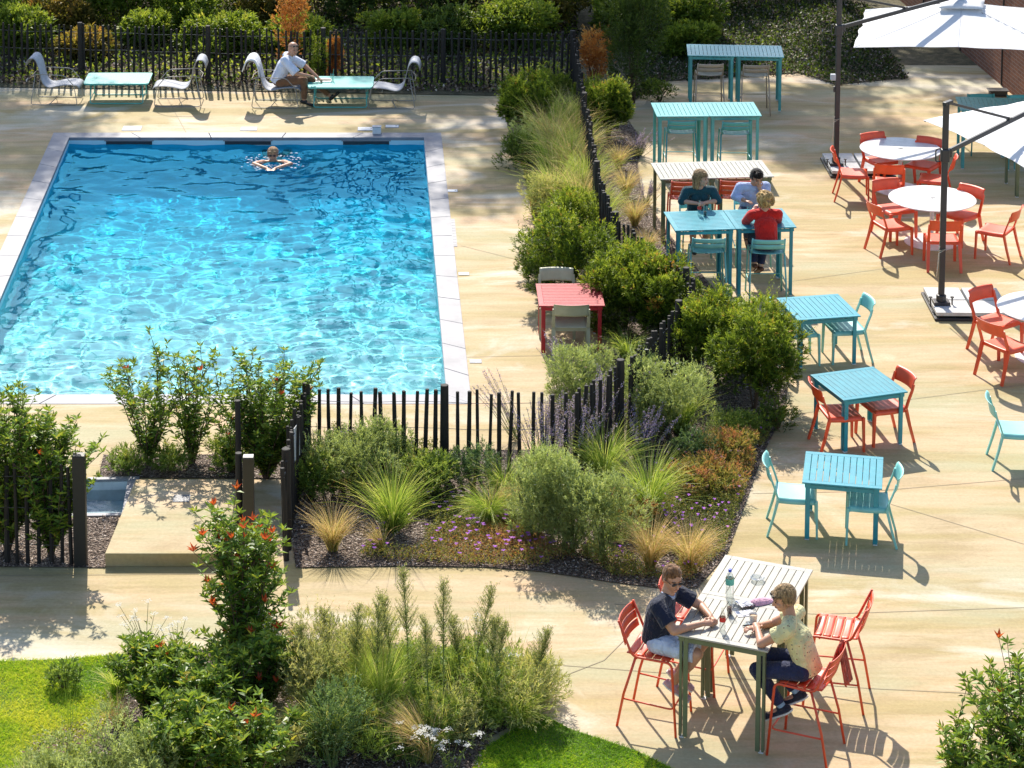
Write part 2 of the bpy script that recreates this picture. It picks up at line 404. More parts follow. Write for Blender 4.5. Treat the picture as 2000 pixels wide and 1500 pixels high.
# woodland floor reaching over the back of the terrace
flat('woodland_floor', M['woodfloor'], [XY(*c) for c in ((-200, 168), (300, 176), (700, 183), (1000, 188), (1130, 192), (1228, 206), (1290, 160), (1562, 143), (1634, 166), (1775, 152), (1730, 97), (1690, 0), (1690, -22), (-200, -22))], z=BZ + .004)
def joint(pts, w=0.009):
    mb = MB(); P_ = [Vector(XY(*p)) for p in pts]
    for a, b in zip(P_, P_[1:]):
        t = (b - a).normalized(); n = Vector((-t.y, t.x)) * w / 2
        q = [a - n, b - n, b + n, a + n]; mb.add([(p.x, p.y, 0.004) for p in q], [(0, 1, 2, 3)])
    return mb
jm = MB()
for pts in (((890, 375), (1035, 356)), ((800, 700), (1200, 692)), ((900, 480), (1060, 520)), ((1370, 566), (1560, 548), (1760, 520)), ((1545, 810), (2000, 752)), ((1470, 964), (1700, 960), (2060, 930)), ((1740, 985), (2050, 1078)),
            ((1090, 1325), (1180, 1290), (1230, 1240)), ((1100, 1300), (1700, 1345), (2050, 1362)), ((320, 180), (365, 262)), ((1290, 300), (1560, 315), (1800, 330)), ((-40, 1125), (560, 1120)), ((1200, 1180), (1600, 1200), (2050, 1185))):
    j = joint(pts); jm.add(j.v, j.f)
jm.build('paving_joints', M['joint'], kind='structure')

# ---------------------------------------------------------------- furniture materials
M['blue'] = paint('blue_lacquer', (0.028, 0.30, 0.37), 0.32)
M['blue_top'] = M['blue']
M['teal'] = paint('teal_lacquer', (0.09, 0.40, 0.40), 0.33)
M['aqua'] = paint('pale_aqua_lacquer', (0.22, 0.60, 0.55), 0.45, spec=.8)
M['red'] = paint('orange_red_lacquer', (0.80, 0.075, 0.015), 0.45, spec=.8)
M['crimson'] = paint('crimson_lacquer', (0.42, 0.014, 0.03), 0.36)
M['sage'] = paint('sage_lacquer', (0.42, 0.42, 0.28), 0.45)
M['olive'] = paint('olive_lacquer', (0.13, 0.16, 0.085), 0.4)
M['putty'] = paint('putty_lacquer', (0.40, 0.38, 0.32), 0.35)
M['beige'] = paint('beige_lacquer', (0.48, 0.38, 0.28), 0.45)
M['white'] = paint('white_lacquer', (0.78, 0.78, 0.78), 0.3)
M['anthracite'] = paint('anthracite_paint', (0.035, 0.036, 0.04), 0.4)
M['mesh'] = paint('pale_grey_mesh', (0.42, 0.44, 0.48), 0.7)
M['wire'] = paint('clay_grey_wire', (0.32, 0.30, 0.27), 0.45)
M['turq'] = paint('turquoise_lacquer', (0.10, 0.50, 0.45), 0.33)

def build_low_chair(mat, label, group):
    t = thing('chair', label, 'chair', group=group)
    def seat(u, v):
        x = (u - .5) * .46; y = .22 - v * .44
        z = .455 - .010 * math.sin(math.pi * v) - .006 * math.cos((u - .5) * math.pi)
        e = max(abs(u - .5) * 2 - .86, 0) / .14; z -= .05 * e ** 2
        if v < .12: k = (1 - v / .12); z -= .04 * k * k; y -= .012 * k * k
        return (x, y, z)
    MB().grid(16, 14, seat).build('seat', mat, t, smooth=True, solid=.006)
    def back(u, v):
        a = (u - .5) * 2; x = a * .225
        z = .645 + v * .185
        y = -.275 - .045 * (1 - a * a) - v * .035
        if v > .8: k = (v - .8) / .2; y -= .02 * k; z -= .012 * k * k
        return (x, y, z)
    MB().grid(12, 8, back).build('backrest', mat, t, smooth=True, solid=.006)
    for s in (-1, 1):
        MB().bar([(s * .212, .205, .435), (s * .220, .215, 0)], [.048, .038], [.028, .022]).build('leg', mat, t)
        MB().bar([(s * .218, -.20, .44), (s * .225, -.25, .22), (s * .232, -.31, 0)], [.050, .044, .038], [.028, .024, .022]).build('leg', mat, t)
        MB().bar([(s * .220, -.195, .43), (s * .222, -.235, .56), (s * .224, -.275, .67), (s * .222, -.292, .74)], [.044, .040, .036, .032], .018).build('back_support', mat, t)
    for yy in (.17, -.19): MB().box((0, yy, .420), (.42, .014, .045)).build('seat_rail', mat, t)
    t.scale = (1.1, 1.1, 1.04)
    return t

def build_stool(mat, label, group, nb=2):
    t = thing('bar_stool', label, 'bar stool', group=group)
    S = .77
    for i in range(5):
        y0 = .185 - i * .083
        def sl(u, v, y0=y0, i=i):
            x = (u - .5) * .43; y = y0 - v * .074
            z = S - .018 * math.cos((u - .5) * math.pi) - .012 * math.sin(math.pi * (.185 - y) / .42) - (.02 * (1 - v) ** 2 if i == 0 else 0)
            return (x, y, z)
        MB().grid(8, 3, sl).build('seat_slat', mat, t, smooth=True, solid=.008)
    for i in range(nb):
        z0 = S + .07 + i * .085
        def bk(u, v, z0=z0):
            a = (u - .5) * 2; z = z0 + v * .072
            y = -.215 - (z - S) * .28 - .03 * (1 - a * a)
            return (a * .215, y, z)
        MB().grid(8, 3, bk).build('back_slat', mat, t, smooth=True, solid=.008)
    for s in (-1, 1):
        MB().tube(rounded([(s * .255, .27, 0), (s * .232, .215, S - .02), (s * .228, -.16, S - .025), (s * .222, -.225 - .025 * nb, S + .07 + .083 * nb)], .06), .0125).build('side_frame', mat, t, smooth=True)
        MB().tube([(s * .235, -.13, S - .03), (s * .25, -.235, .35), (s * .258, -.295, 0)], .0125).build('leg', mat, t, smooth=True)
    MB().tube(rounded([(-.252, -.235, .30), (-.25, .235, .28), (.25, .235, .28), (.252, -.235, .30)], .05), .009).build('footrest', mat, t, smooth=True)
    for yy in (.13, -.12): MB().tube([(-.232, yy, S - .035), (.232, yy, S - .035)], .009).build('cross_bar', mat, t, smooth=True)
    t.scale = (1.08, 1.08, 1.0)
    return t

def build_table(top, legm, w, h, label, group, along='y', name='table', cat='table', nsl=10, d=None, border=.075):
    d = d or w
    t = thing(name, label, cat, group=group)
    mb = MB(); b = border; th = .018; z = h - th / 2
    mb.box((0, d / 2 - b / 2, z), (w, b, th)); mb.box((0, -d / 2 + b / 2, z), (w, b, th))
    mb.box((w / 2 - b / 2, 0, z), (b, d - 2 * b, th)); mb.box((-w / 2 + b / 2, 0, z), (b, d - 2 * b, th))
    if along == 'y':
        L = w - 2 * b; g = .0065; sw = (L - g * (nsl + 1)) / nsl
        for i in range(nsl): mb.box((-L / 2 + g + sw / 2 + i * (sw + g), 0, z), (sw, d - 2 * b, th))
        mb.box((0, 0, h - th - .006), (L, .04, .010))
    else:
        L = d - 2 * b; g = .0065; sw = (L - g * (nsl + 1)) / nsl
        for i in range(nsl): mb.box((0, -L / 2 + g + sw / 2 + i * (sw + g), z), (w - 2 * b, sw, th))
        mb.box((0, 0, h - th - .006), (.04, L, .010))
    mb.build('tabletop', top, t, bevel=.003)
    f = MB(); a = w / 2 - .05; c = d / 2 - .05; zf = h - th - .045
    for s in (-1, 1):
        f.box((0, s * c, zf), (w - .16, .022, .045)); f.box((s * a, 0, zf), (.022, d - .16, .045))
    for k in range(5):
        for s in (-1, 1):
            f.box((-a * .7 + k * a * .35, s * c, h - th - .012), (.02, .015, .024)); f.box((s * a, -c * .7 + k * c * .35, h - th - .012), (.015, .02, .024))
    f.build('apron', legm, t)
    for sx in (-1, 1):
        for sy in (-1, 1):
            lg = MB(); zt = h - th - .003
            lg.box((sx * (a - .018), sy * c, zt / 2 + .008), (.052, .026, zt - .016)).box((sx * a, sy * (c - .052), zt / 2 + .008), (.026, .045, zt - .016))
            lg.box((sx * (a - .01), sy * (c - .01), zt - .03), (.06, .06, .05))
            l = lg.build('leg', legm, t, bevel=.003)
            MB().box((sx * (a - .016), sy * (c - .016), .005), (.05, .05, .01)).build('foot', M['white'], l)
    return t

def put(root, p, rz, label=None, group=None):
    """first copy moves the prototype itself, later ones duplicate it"""
    if not root.get('_used'):
        root['_used'] = 1; root.location = p; root.rotation_euler = (0, 0, rz)
        if label: root['label'] = label
        if group: root['group'] = group
        return root
    r = dup(root, p, rz, label, group); r.scale = root.scale; return r
def gp(u, v, z=0.0):
    p = U(u, v, z); return (p.x, p.y, 0.0)

# low blue tables, with a corner rotation each
LT = [((1598, 599), (.89, .17)), ((1677, 748), (.87, .29)), ((1647, 917), (.90, -.18))]
LTlab = ['square blue slatted table nearest the yew hedge, an aqua chair on either side', 'square blue slatted table set between two orange-red chairs', 'square blue slatted table with aqua chairs, above the grey bar tables']
tp = build_table(M['blue'], M['blue'], .92, .72, LTlab[0], 'low blue slatted tables')
for (c, ax), lab in zip(LT, LTlab): put(tp, gp(*c, .72), math.atan2(ax[1], ax[0]), lab)
rt = build_table(M['crimson'], M['crimson'], .93, .73, 'crimson slatted table on the pool deck between two sage chairs', None, along='x', nsl=12)
rt.location = gp(1113, 575, .73); rt.rotation_euler.z = .01

# chairs: seat-centre pixel, facing direction, colour
aqua = build_low_chair(M['aqua'], '', 'aqua chairs'); red = build_low_chair(M['red'], '', 'orange-red chairs'); sage = build_low_chair(M['sage'], '', 'sage chairs')
aq = [((1560, 643), (.95, .12), 'aqua chair left of the upper blue table, half behind the yew hedge'),
      ((1649, 638), (-.95, -.14), 'aqua chair right of the upper blue table, its back to the umbrella base'),
      ((1556, 962), (.97, -.12), 'aqua chair at the planting bed edge, left of the lowest blue table'),
      ((1694, 978), (-.95, .15), 'aqua chair tucked in right of the lowest blue table'),
      ((1988, 838), (.98, -.08), 'aqua chair standing alone at the right picture edge')]
for c, f, l in aq: put(aqua, gp(*c, .45), face(*f), l)
rd = [((1642, 804), (.93, .14), 'orange-red chair left of the middle blue table'),
      ((1722, 790), (-.93, -.30), 'orange-red chair right of the middle blue table'),
      ((1724, 313), (.38, -.92), 'orange-red chair behind the far round table, left of its top'),
      ((1668, 337), (.96, -.10), 'orange-red chair beside the far umbrella base, side on'),
      ((1800, 322), (-.55, -.80), 'orange-red chair behind the far round table, right of its top'),
      ((1822, 348), (-.93, .30), 'orange-red chair right of the far round table, behind the near umbrella pole'),
      ((1735, 354), (.15, .97), 'orange-red chair in front of the far round table, its back to the camera'),
      ((1750, 408), (.35, -.92), 'orange-red chair between the two round tables, facing the camera'),
      ((1742, 438), (.90, .30), 'orange-red chair left of the near round table with sun on its seat'),
      ((1840, 465), (.06, .99), 'orange-red chair in front of the near round table, crossed by the umbrella pole'),
      ((1872, 419), (-.72, -.64), 'orange-red chair behind the near round table to its right'),
      ((1944, 448), (-.80, .50), 'orange-red chair at the right of the near round table, in full sun'),
      ((1950, 628), (.55, -.78), 'orange-red chair beside the near umbrella base'),
      ((1966, 672), (.78, .50), 'orange-red chair lowest on the right, in front of the cut-off round table')]
for c, f, l in rd: put(red, gp(*c, .45), face(*f), l)
put(sage, gp(1114, 631, .45), face(.02, 1), 'sage chair on the near side of the crimson table, its back to the camera')
put(sage, gp(1088, 592, .45), face(-.02, -1), 'sage chair behind the crimson table, only its back showing')

# round tables
def build_round(label):
    t = thing('round_table', label, 'table', group='round white tables')
    MB().lathe([(.02, .72), (.69, .72), (.698, .726), (.698, .733), (.69, .738), (.03, .738)], n=64).build('tabletop', M['white'], t)
    MB().lathe([(.035, .012), (.035, .72)], n=20).build('stem', M['white'], t, smooth=True)
    MB().lathe([(.43, 0.0), (.43, .008), (.42, .012), (.05, .02), (.02, .02)], n=48).build('base_disc', M['white'], t)
    MB().lathe([(.022, .739), (.022, .742), (.001, .742)], n=16).box((0, 0, .741), (.09, .02, .003)).build('umbrella_hole_cover', M['anthracite'], t)
    return t
r0 = build_round('far round white table, half in shade')
put(r0, gp(1759, 290, .735), 0.1, 'far round white table, half of its top in shade')
put(r0, gp(1821, 387, .735), 0.2, 'near round white table in full sun behind the umbrella pole')
put(r0, gp(2046, 600, .735), 0.4, 'round white table cut off by the right picture edge')

# bar tables
def pair(p1, rz, h, top, legm, l1, l2, along='y', group=None, w=.925, cat='bar table', gap=.006, nsl=10):
    p = build_table(top, legm, w, h, l1, group, along, 'bar_table', cat, nsl)
    p['_used'] = 1; p.location = (p1[0], p1[1], 0); p.rotation_euler.z = rz
    d = Vector((math.cos(rz), math.sin(rz))) * (w + gap)
    q = dup(p, (p1[0] + d.x, p1[1] + d.y, 0), rz, l2, group); return p, q
ax = lambda a, b, z: (Vector(XY(*b, z)) - Vector(XY(*a, z)))
def pair_from(cl, cr, bl, br, h, *a, **k):
    """four top corners: back-left, back-right, front-left, front-right"""
    P4 = [Vector(XY(*c, h)) for c in (cl, cr, bl, br)]
    d = ((P4[1] - P4[0]) + (P4[3] - P4[2])); rz = math.atan2(d.y, d.x); c = sum(P4, Vector((0, 0))) / 4
    u = Vector((math.cos(rz), math.sin(rz))); w = k.get('w', .925) + .006
    p = c - u * w / 2; return pair((p.x, p.y), rz, h, *a, **k)
HB = 1.09
pair_from((1343, 85), (1528, 89), (1341, 109), (1529, 112), HB, M['teal'], M['teal'], 'far teal bar table standing at the dark hedge, left of the rearmost two', 'far teal bar table of the rearmost two, beside the leaf-strewn bed')
pair_from((1274, 200), (1474, 198), (1282, 228), (1484, 227), HB, M['teal'], M['teal'], 'teal bar table with one stool, left one of the second row', 'teal bar table with one stool, right one of the second row')
pair_from((1273, 318), (1489, 313), (1290, 350), (1508, 344), HB, M['putty'], M['olive'], 'grey slatted bar table behind the dark-haired woman in teal', 'grey slatted bar table behind the man in the blue shirt')
pair_from((1299, 414), (1528, 407), (1318, 450), (1553, 443), HB, M['blue'], M['blue'], 'blue bar table carrying the glass bottle in front of the woman in teal', 'blue bar table at which the woman in red sits', along='x', nsl=12)
# near grey pair runs away from the camera
Q = [Vector(XY(*c, HB)) for c in ((1417, 1084), (1587, 1113), (1505, 1270), (1313, 1240))]
cG = sum(Q, Vector((0, 0))) / 4; dG = ((Q[0] - Q[3]) + (Q[1] - Q[2])).normalized(); rzG = math.atan2(dG.y, dG.x)
pair((cG.x - dG.x * .47, cG.y - dG.y * .47), rzG, HB, M['putty'], M['olive'], 'grey slatted bar table nearest the camera, drinks and cup on it', 'grey slatted bar table with the glass ashtray, beyond the nearest one', along='x', w=.94)
# table under the near umbrella
pair_from((1888, 192), (2066, 196), (1880, 212), (2062, 218), HB, M['teal'], M['teal'], 'teal bar table half hidden by the near umbrella canopy', 'teal bar table cut off at the right edge behind the near umbrella')
ht = build_table(M['olive'], M['olive'], .925, HB, 'dark olive bar table under the near umbrella, only its legs showing', None, name='bar_table', cat='bar table'); p = gp(1984, 386); ht.location = (p[0] + .42, p[1] + .42, 0)

st_t = build_stool(M['teal'], '', 'teal bar stools'); st_b = build_stool(M['beige'], '', 'beige bar stools'); st_r = build_stool(M['red'], '', 'orange-red bar stools', 3)
st_a = build_stool(M['aqua'], '', 'aqua bar stools')
SZ = .77
for c, f, l in (((1385, 140), (.03, 1), 'beige bar stool tucked under the far left teal table'), ((1474, 142), (.03, 1), 'beige bar stool tucked under the far right teal table, rightmost of the two')):
    put(st_b, gp(*c, SZ), face(*f), l)
for c, f, l in (((1329, 252), (.0, 1), 'teal bar stool pushed under the second-row table, left one'), ((1435, 254), (.02, 1), 'teal bar stool pushed under the second-row table, right one'),
                ((1922, 216), (0, -1), 'teal bar stool behind the table at the near umbrella, mostly hidden'), ((2000, 218), (0, -1), 'teal bar stool at the right edge behind the near umbrella')):
    put(st_t, gp(*c, SZ), face(*f), l)
for c, f, l in (((1381, 482), (.02, 1), 'empty aqua bar stool on the near side of the blue bar tables'), ((1497, 484), (.02, 1), 'aqua bar stool under the woman in the red cardigan'),
                ((1362, 425), (.05, -1), 'aqua bar stool under the woman in the teal blouse'), ((1468, 418), (0, -1), 'aqua bar stool under the man in the light blue shirt')):
    put(st_a, gp(*c, SZ), face(*f), l)
gx = Vector((dG.y, -dG.x))      # from the left side of the near tables towards the right side
for c, f, l in (((1282, 1262), gx, 'orange-red bar stool under the man in the navy polo shirt'), ((1358, 1190), gx, 'empty orange-red bar stool behind the man in the navy polo shirt'),
                ((1574, 1318), (-gx.x, -gx.y + .1), 'orange-red bar stool under the woman in the yellow top, a scarf on its back'), ((1634, 1222), (-gx.x, -gx.y - .1), 'empty orange-red bar stool right of the woman in the yellow top'),
                ((1338, 380), (.02, 1), 'orange-red bar stool under the left grey table, behind the woman in teal'), ((1432, 378), (.0, 1), 'orange-red bar stool under the right grey table, behind the man in blue')):
    put(st_r, gp(*c, SZ), face(*f), l)

# ---------------------------------------------------------------- poolside lounge furniture
def build_lounge(label):
    t = thing('lounge_chair', label, 'lounge chair', group='pale mesh lounge chairs')
    prof = rounded([(.50, .30), (.44, .385), (.20, .40), (-.10, .33), (-.22, .40), (-.34, .78), (-.42, .90), (-.56, .90), (-.64, .76)], .11, 6)  # (y, z) pairs
    prof = rounded([(0, a, b) for a, b in ((.50, .33), (.44, .40), (.18, .40), (-.12, .33), (-.24, .42), (-.32, .80), (-.39, .93), (-.52, .91), (-.56, .76))], .12, 6)
    n = len(prof) - 1
    MB().grid(6, n, lambda u, v: ((u - .5) * .52, prof[round(v * n)].y, prof[round(v * n)].z)).build('mesh_seat', M['mesh'], t, smooth=True, solid=.006)
    for s in (-1, 1):
        x = s * .30
        MB().tube(rounded([(x, -.38, .62), (x, .22, .60), (x, .40, .40), (x, .46, 0.01), (x, -.46, .01), (x, -.36, .62)], .06), .008).build('side_frame', M['wire'], t, smooth=True)
        MB().tube([(x * .86, prof[i].y, prof[i].z) for i in range(0, n + 1)], .008).build('edge_rod', M['wire'], t, smooth=True)
    for pl in ([(-.30, -.10, .012), (-.06, 0, .10), (.06, 0, .10), (.30, -.10, .012)], [(-.3, .18, .34), (.3, .18, .34)], [(-.3, -.37, .60), (-.2, -.46, .55), (.2, -.46, .55), (.3, -.37, .60)]): MB().tube(pl, .007).build('cross_rod', M['wire'], t, smooth=True)
    return t
lc = build_lounge('')
put(lc, gp(112, 198), face(1, -.06), 'pale mesh lounge chair at the far left, facing right')
put(lc, gp(350, 201), face(-1, .0), 'pale mesh lounge chair right of the left turquoise table, facing left')
put(lc, gp(540, 204), face(1, -.03), 'pale mesh lounge chair with the towel, under the man in white')
put(lc, gp(766, 205), face(-1, .04), 'pale mesh lounge chair at the right of the turquoise tables, in shade')
def build_coffee(label):
    t = thing('low_table', label, 'low table', group='turquoise poolside tables')
    mb = MB(); w, d, r = 1.28, .86, .07; poly = []
    for cx, cy, a0 in ((w / 2 - r, d / 2 - r, 0), (-w / 2 + r, d / 2 - r, 90), (-w / 2 + r, -d / 2 + r, 180), (w / 2 - r, -d / 2 + r, 270)):
        for k in range(6): a = math.radians(a0 + k * 18); poly.append((cx + r * math.cos(a), cy + r * math.sin(a)))
    mb.prism(poly, .425, .435); mb.prism([(x * .985, y * .985) for x, y in poly], .40, .425)
    mb.build('tabletop', M['turq'], t, bevel=.003)
    for s in (-1, 1):
        MB().tube(rounded([(-.50, s * .26, .405), (-.52, s * .34, .012), (.52, s * .34, .012), (.50, s * .26, .405)], .05), .011).build('leg_loop', M['turq'], t, smooth=True)
    for x in (-.51, .51): MB().tube([(x, -.33, .1), (x, .33, .1)], .008).build('brace', M['turq'], t, smooth=True)
    return t
ct = build_coffee('')
put(ct, gp(231, 153, .43), 0.01, 'turquoise low table between two empty lounge chairs')
put(ct, gp(666, 160, .43), -0.01, 'turquoise low table with the laptop on it')
# ---------------------------------------------------------------- umbrellas
def mat_canvas():
    m, nt, out = nodes('white_canvas')
    d = nt.nodes.new('ShaderNodeBsdfPrincipled'); d.inputs['Roughness'].default_value = .8
    c = ramp(nt, noise(nt, 3, 4), [(0.3, (0.78, 0.78, 0.79)), (0.7, (0.86, 0.86, 0.86))]); nt.links.new(c, d.inputs['Base Color'])
    nt.links.new(bump(nt, noise(nt, 1.6, 3, dist=1.0), 0.5, 0.05), d.inputs['Normal'])
    t = nt.nodes.new('ShaderNodeBsdfTranslucent'); t.inputs[0].default_value = (0.7, 0.68, 0.62, 1)
    mx = nt.nodes.new('ShaderNodeMixShader'); mx.inputs[0].default_value = .12
    nt.links.new(d.outputs[0], mx.inputs[1]); nt.links.new(t.outputs[0], mx.inputs[2]); nt.links.new(mx.outputs[0], out.inputs[0]); return m
M['canvas'] = mat_canvas()
M['seam'] = paint('canvas_seam', (.60, .60, .62), .8); M['paver'] = paint('pale_concrete_paver', (0.62, 0.61, 0.59), 0.8)
M['rope'] = cloth('pale_cord', (0.55, 0.5, 0.4))
def umbrella(label, foot, base_rz, corners, zc, peak, slider_z, pole_h=3.1):
    t = thing('parasol', label, 'umbrella', (foot[0], foot[1], 0), 0, 'white cantilever umbrellas')
    o = Vector((foot[0], foot[1], 0)); A, B, C, D = [Vector((c[0], c[1], 0)) - o for c in corners]   # near-left, near-right, far-right, far-left
    cen = (A + B + C + D) / 4
    def surf(u, v):
        s, q = u * 2 - 1, v * 2 - 1; m = max(abs(s), abs(q)); e = min(abs(s), abs(q)) / max(m, 1e-6)
        p = (A * (1 - u) + B * u) * (1 - v) + (D * (1 - u) + C * u) * v
        pull = 1 - .035 * m * (1 - e) * (0.5 + .5 * math.cos(4 * math.pi * e)) * 1.0
        p = cen + (p - cen) * pull
        z = zc + (peak - zc) * (1 - m) ** .93 + .045 * m * (1 - e ** 2) - .03 * math.sin(math.pi * m)
        return (p.x, p.y, z)
    MB().grid(24, 24, surf).build('canopy', M['canvas'], t, smooth=False, solid=.006)
    MB().grid(8, 8, lambda u, v: tuple(Vector(cen) + (Vector(surf(u, v)) - Vector((cen.x, cen.y, 0)) - Vector((0, 0, surf(u, v)[2]))) * .22 + Vector((0, 0, peak + .07 - .12 * max(abs(u * 2 - 1), abs(v * 2 - 1)) ** 1.5)))).build('vent_cap', M['canvas'], t, smooth=True, solid=.006)
    for s, q in ((-1, -1), (0, -1), (1, -1), (1, 0), (1, 1), (0, 1), (-1, 1), (-1, 0)):
        MB().tube([Vector(surf(.5 + .5 * s * k, .5 + .5 * q * k)) + Vector((0, 0, .004)) for k in (.2, .4, .6, .8, .99)], 0, side=(0, 0, 1), w=.004, d=.014).build('seam', M['seam'], t)
    for s, q in ((-1, -1), (0, -1), (1, -1), (1, 0), (1, 1), (0, 1), (-1, 1), (-1, 0)):
        pts = [Vector(surf(.5 + .5 * s * k, .5 + .5 * q * k)) - Vector((0, 0, .022)) for k in (.06, .5, .99)]
        MB().tube(pts, .009, n=6).build('rib', M['anthracite'], t)
    MB().lathe([(.04, peak - .35), (.05, peak - .3), (.03, peak - .05), (.03, peak + .12), (.045, peak + .17), (.01, peak + .19)], c=(cen.x, cen.y, 0), n=14).build('hub', M['anthracite'], t, smooth=True)
    pw = .088
    MB().box((0, 0, pole_h / 2 + .1), (pw, pw * .8, pole_h - .2)).build('pole', M['anthracite'], t, bevel=.012)
    d = cen.normalized(); top = Vector((0, 0, pole_h))
    side = Vector((-d.y, d.x, 0))
    MB().bar([top - d * .05 - Vector((0, 0, .02)), top + d * .13 - Vector((0, 0, .01))], .07, .06, side).build('pole_cap', M['anthracite'], t, bevel=.008)
    a0 = Vector((0, 0, slider_z)) + d * .06; a1 = Vector((cen.x, cen.y, peak + .13))
    MB().bar([a0, a1], .05, .07, side).build('arm', M['anthracite'], t, bevel=.01)
    j = a0.lerp(a1, .52)
    st = MB().bar([top + d * .10 - Vector((0, 0, .03)), j + Vector((0, 0, .04))], .03, .04, side).build('strut', M['anthracite'], t, bevel=.006)
    MB().lathe([(.045, -.03), (.045, .03)], c=(0, 0, 0), n=16).build('joint_disc', M['anthracite'], t).matrix_local = Matrix.Translation(j + Vector((0, 0, .02))) @ side.to_track_quat('Z', 'Y').to_matrix().to_4x4()
    MB().box((0, 0, slider_z - .04), (.13, .115, .20)).box((.09 * d.x, .09 * d.y, slider_z - .02), (.10, .06, .14)).build('slider', M['anthracite'], t, bevel=.02)
    MB().tube(rounded([(-.065, 0, slider_z + .06), (-.135, 0, slider_z + .05), (-.135, 0, slider_z - .14), (-.065, 0, slider_z - .13)], .04), .011).build('handle', M['anthracite'], t, smooth=True)
    MB().tube([(-.05, -.045, 1.02), (-.07, -.05, .95), (.05, -.05, .98), (-.06, -.052, .92), (-.075, -.055, .72), (-.09, -.06, .55)], .008).build('tie_cord', M['rope'], t, smooth=True)
    # base: steel tray with four slabs, pole near its left front
    co, si = math.cos(base_rz), math.sin(base_rz)
    R = lambda x, y: (x * co - y * si, x * si + y * co)
    bc = R(.42, .18); mb = MB(); mb.box((*bc, .02), (1.16, 1.16, .04), base_rz); mb.box((*bc, .05), (.12, 1.12, .03), base_rz).box((*bc, .052), (1.12, .12, .03), base_rz)
    mb.build('base_frame', M['anthracite'], t, bevel=.006)
    for i in (-1, 1):
        for k in (-1, 1):
            c = R(.42 + i * .285, .18 + k * .285)
            MB().box((c[0], c[1], .095), (.53, .53, .055), base_rz).build('paver', M['paver'], t, bevel=.006)
    MB().box((0, 0, .15), (.24, .20, .05)).lathe([(.075, .14), (.075, .26), (.06, .27)], n=14).build('pole_socket', M['anthracite'], t, bevel=.008)
    for s in (-1, 1): MB().lathe([(.012, .12), (.012, .22), (.028, .225), (.028, .24)], c=(s * .16, -.02, 0), n=10).build('clamp_knob', M['anthracite'], t)
    return t
def add2(a, b, k=1.0): return (a[0] + b[0] * k, a[1] + b[1] * k)
A2 = XY(1803, 235, 2.15); e1 = (.34, -.94); e2 = (.94, .34)
fU2 = XY(1838, 590, .15); fU1 = XY(1633, 319, .15)
B2, C2 = XY(2000, 330, 2.15), XY(2000, 203, 2.15); e1 = tuple((Vector(B2) - Vector(A2)).normalized()); e2 = tuple((Vector(C2) - Vector(A2)).normalized()); m2 = add2(add2(A2, e1, 1.65), e2, 1.65)
umbrella('near white cantilever umbrella with its dark pole in front of the round tables', fU2, -.02, [A2, add2(A2, e1, 3.3), add2(add2(A2, e1, 3.3), e2, 3.3), add2(A2, e2, 3.3)], 2.15, row_height(m2, 200), row_height(fU2, 298), row_height(fU2, 200))
c1 = [XY(1667, 93, 2.1), XY(2078, 103, 2.1), XY(2075, 20, 2.1), XY(1690, 19, 2.1)]
u1 = umbrella('far white cantilever umbrella at the top right with a lamp box on its pole', fU1, .0, c1, 2.1, row_height(XY(1868, 60, 2.1), 6), row_height(fU1, 54), 3.2)
MB().box((-.085, 0, 1.72), (.09, .09, .11)).build('lamp_box', M['mesh'], u1, bevel=.01)
MB().box((-.06, 0, 1.5), (.03, .05, .10)).build('switch_box', M['anthracite'], u1, bevel=.006)

# ---------------------------------------------------------------- fences
def mat_stake():
    m, nt, out = nodes('tarred_chestnut'); p = nt.nodes.new('ShaderNodeBsdfPrincipled')
    c = ramp(nt, noise(nt, 6, 5, sc3=(3, 3, .5)), [(0.35, (0.010, 0.009, 0.009)), (0.6, (0.022, 0.018, 0.015)), (0.8, (0.055, 0.032, 0.018))])
    nt.links.new(c, p.inputs['Base Color']); p.inputs['Roughness'].default_value = .75
    nt.links.new(bump(nt, noise(nt, 20, 4, sc3=(3, 3, .4)), .6, .01), p.inputs['Normal'])
    nt.links.new(p.outputs[0], out.inputs[0]); return m
M['stake'] = mat_stake(); M['steel_wire'] = paint('galvanised_wire', (.25, .25, .26), .4, metal=.6)
RF = random.Random(11)
def stake_mesh(h, r, bend=.02, n=7):
    pts = []; rs = []; x = y = 0; ph = RF.uniform(0, 6); b = RF.uniform(-bend, bend); b2 = RF.uniform(-bend, bend)
    for i in range(7):
        t = i / 6; pts.append((b * math.sin(t * 3 + ph), b2 * math.sin(t * 2.4 + ph), t * h)); rs.append(r * (1.06 - .16 * t) * RF.uniform(.92, 1.08))
    pts.append((pts[-1][0], pts[-1][1], h + .004)); rs.append(rs[-1] * .8)
    mb = MB(); mb.tube(pts, rs, n=n); me = mb.mesh('picket'); me.materials.append(M['stake']); return me
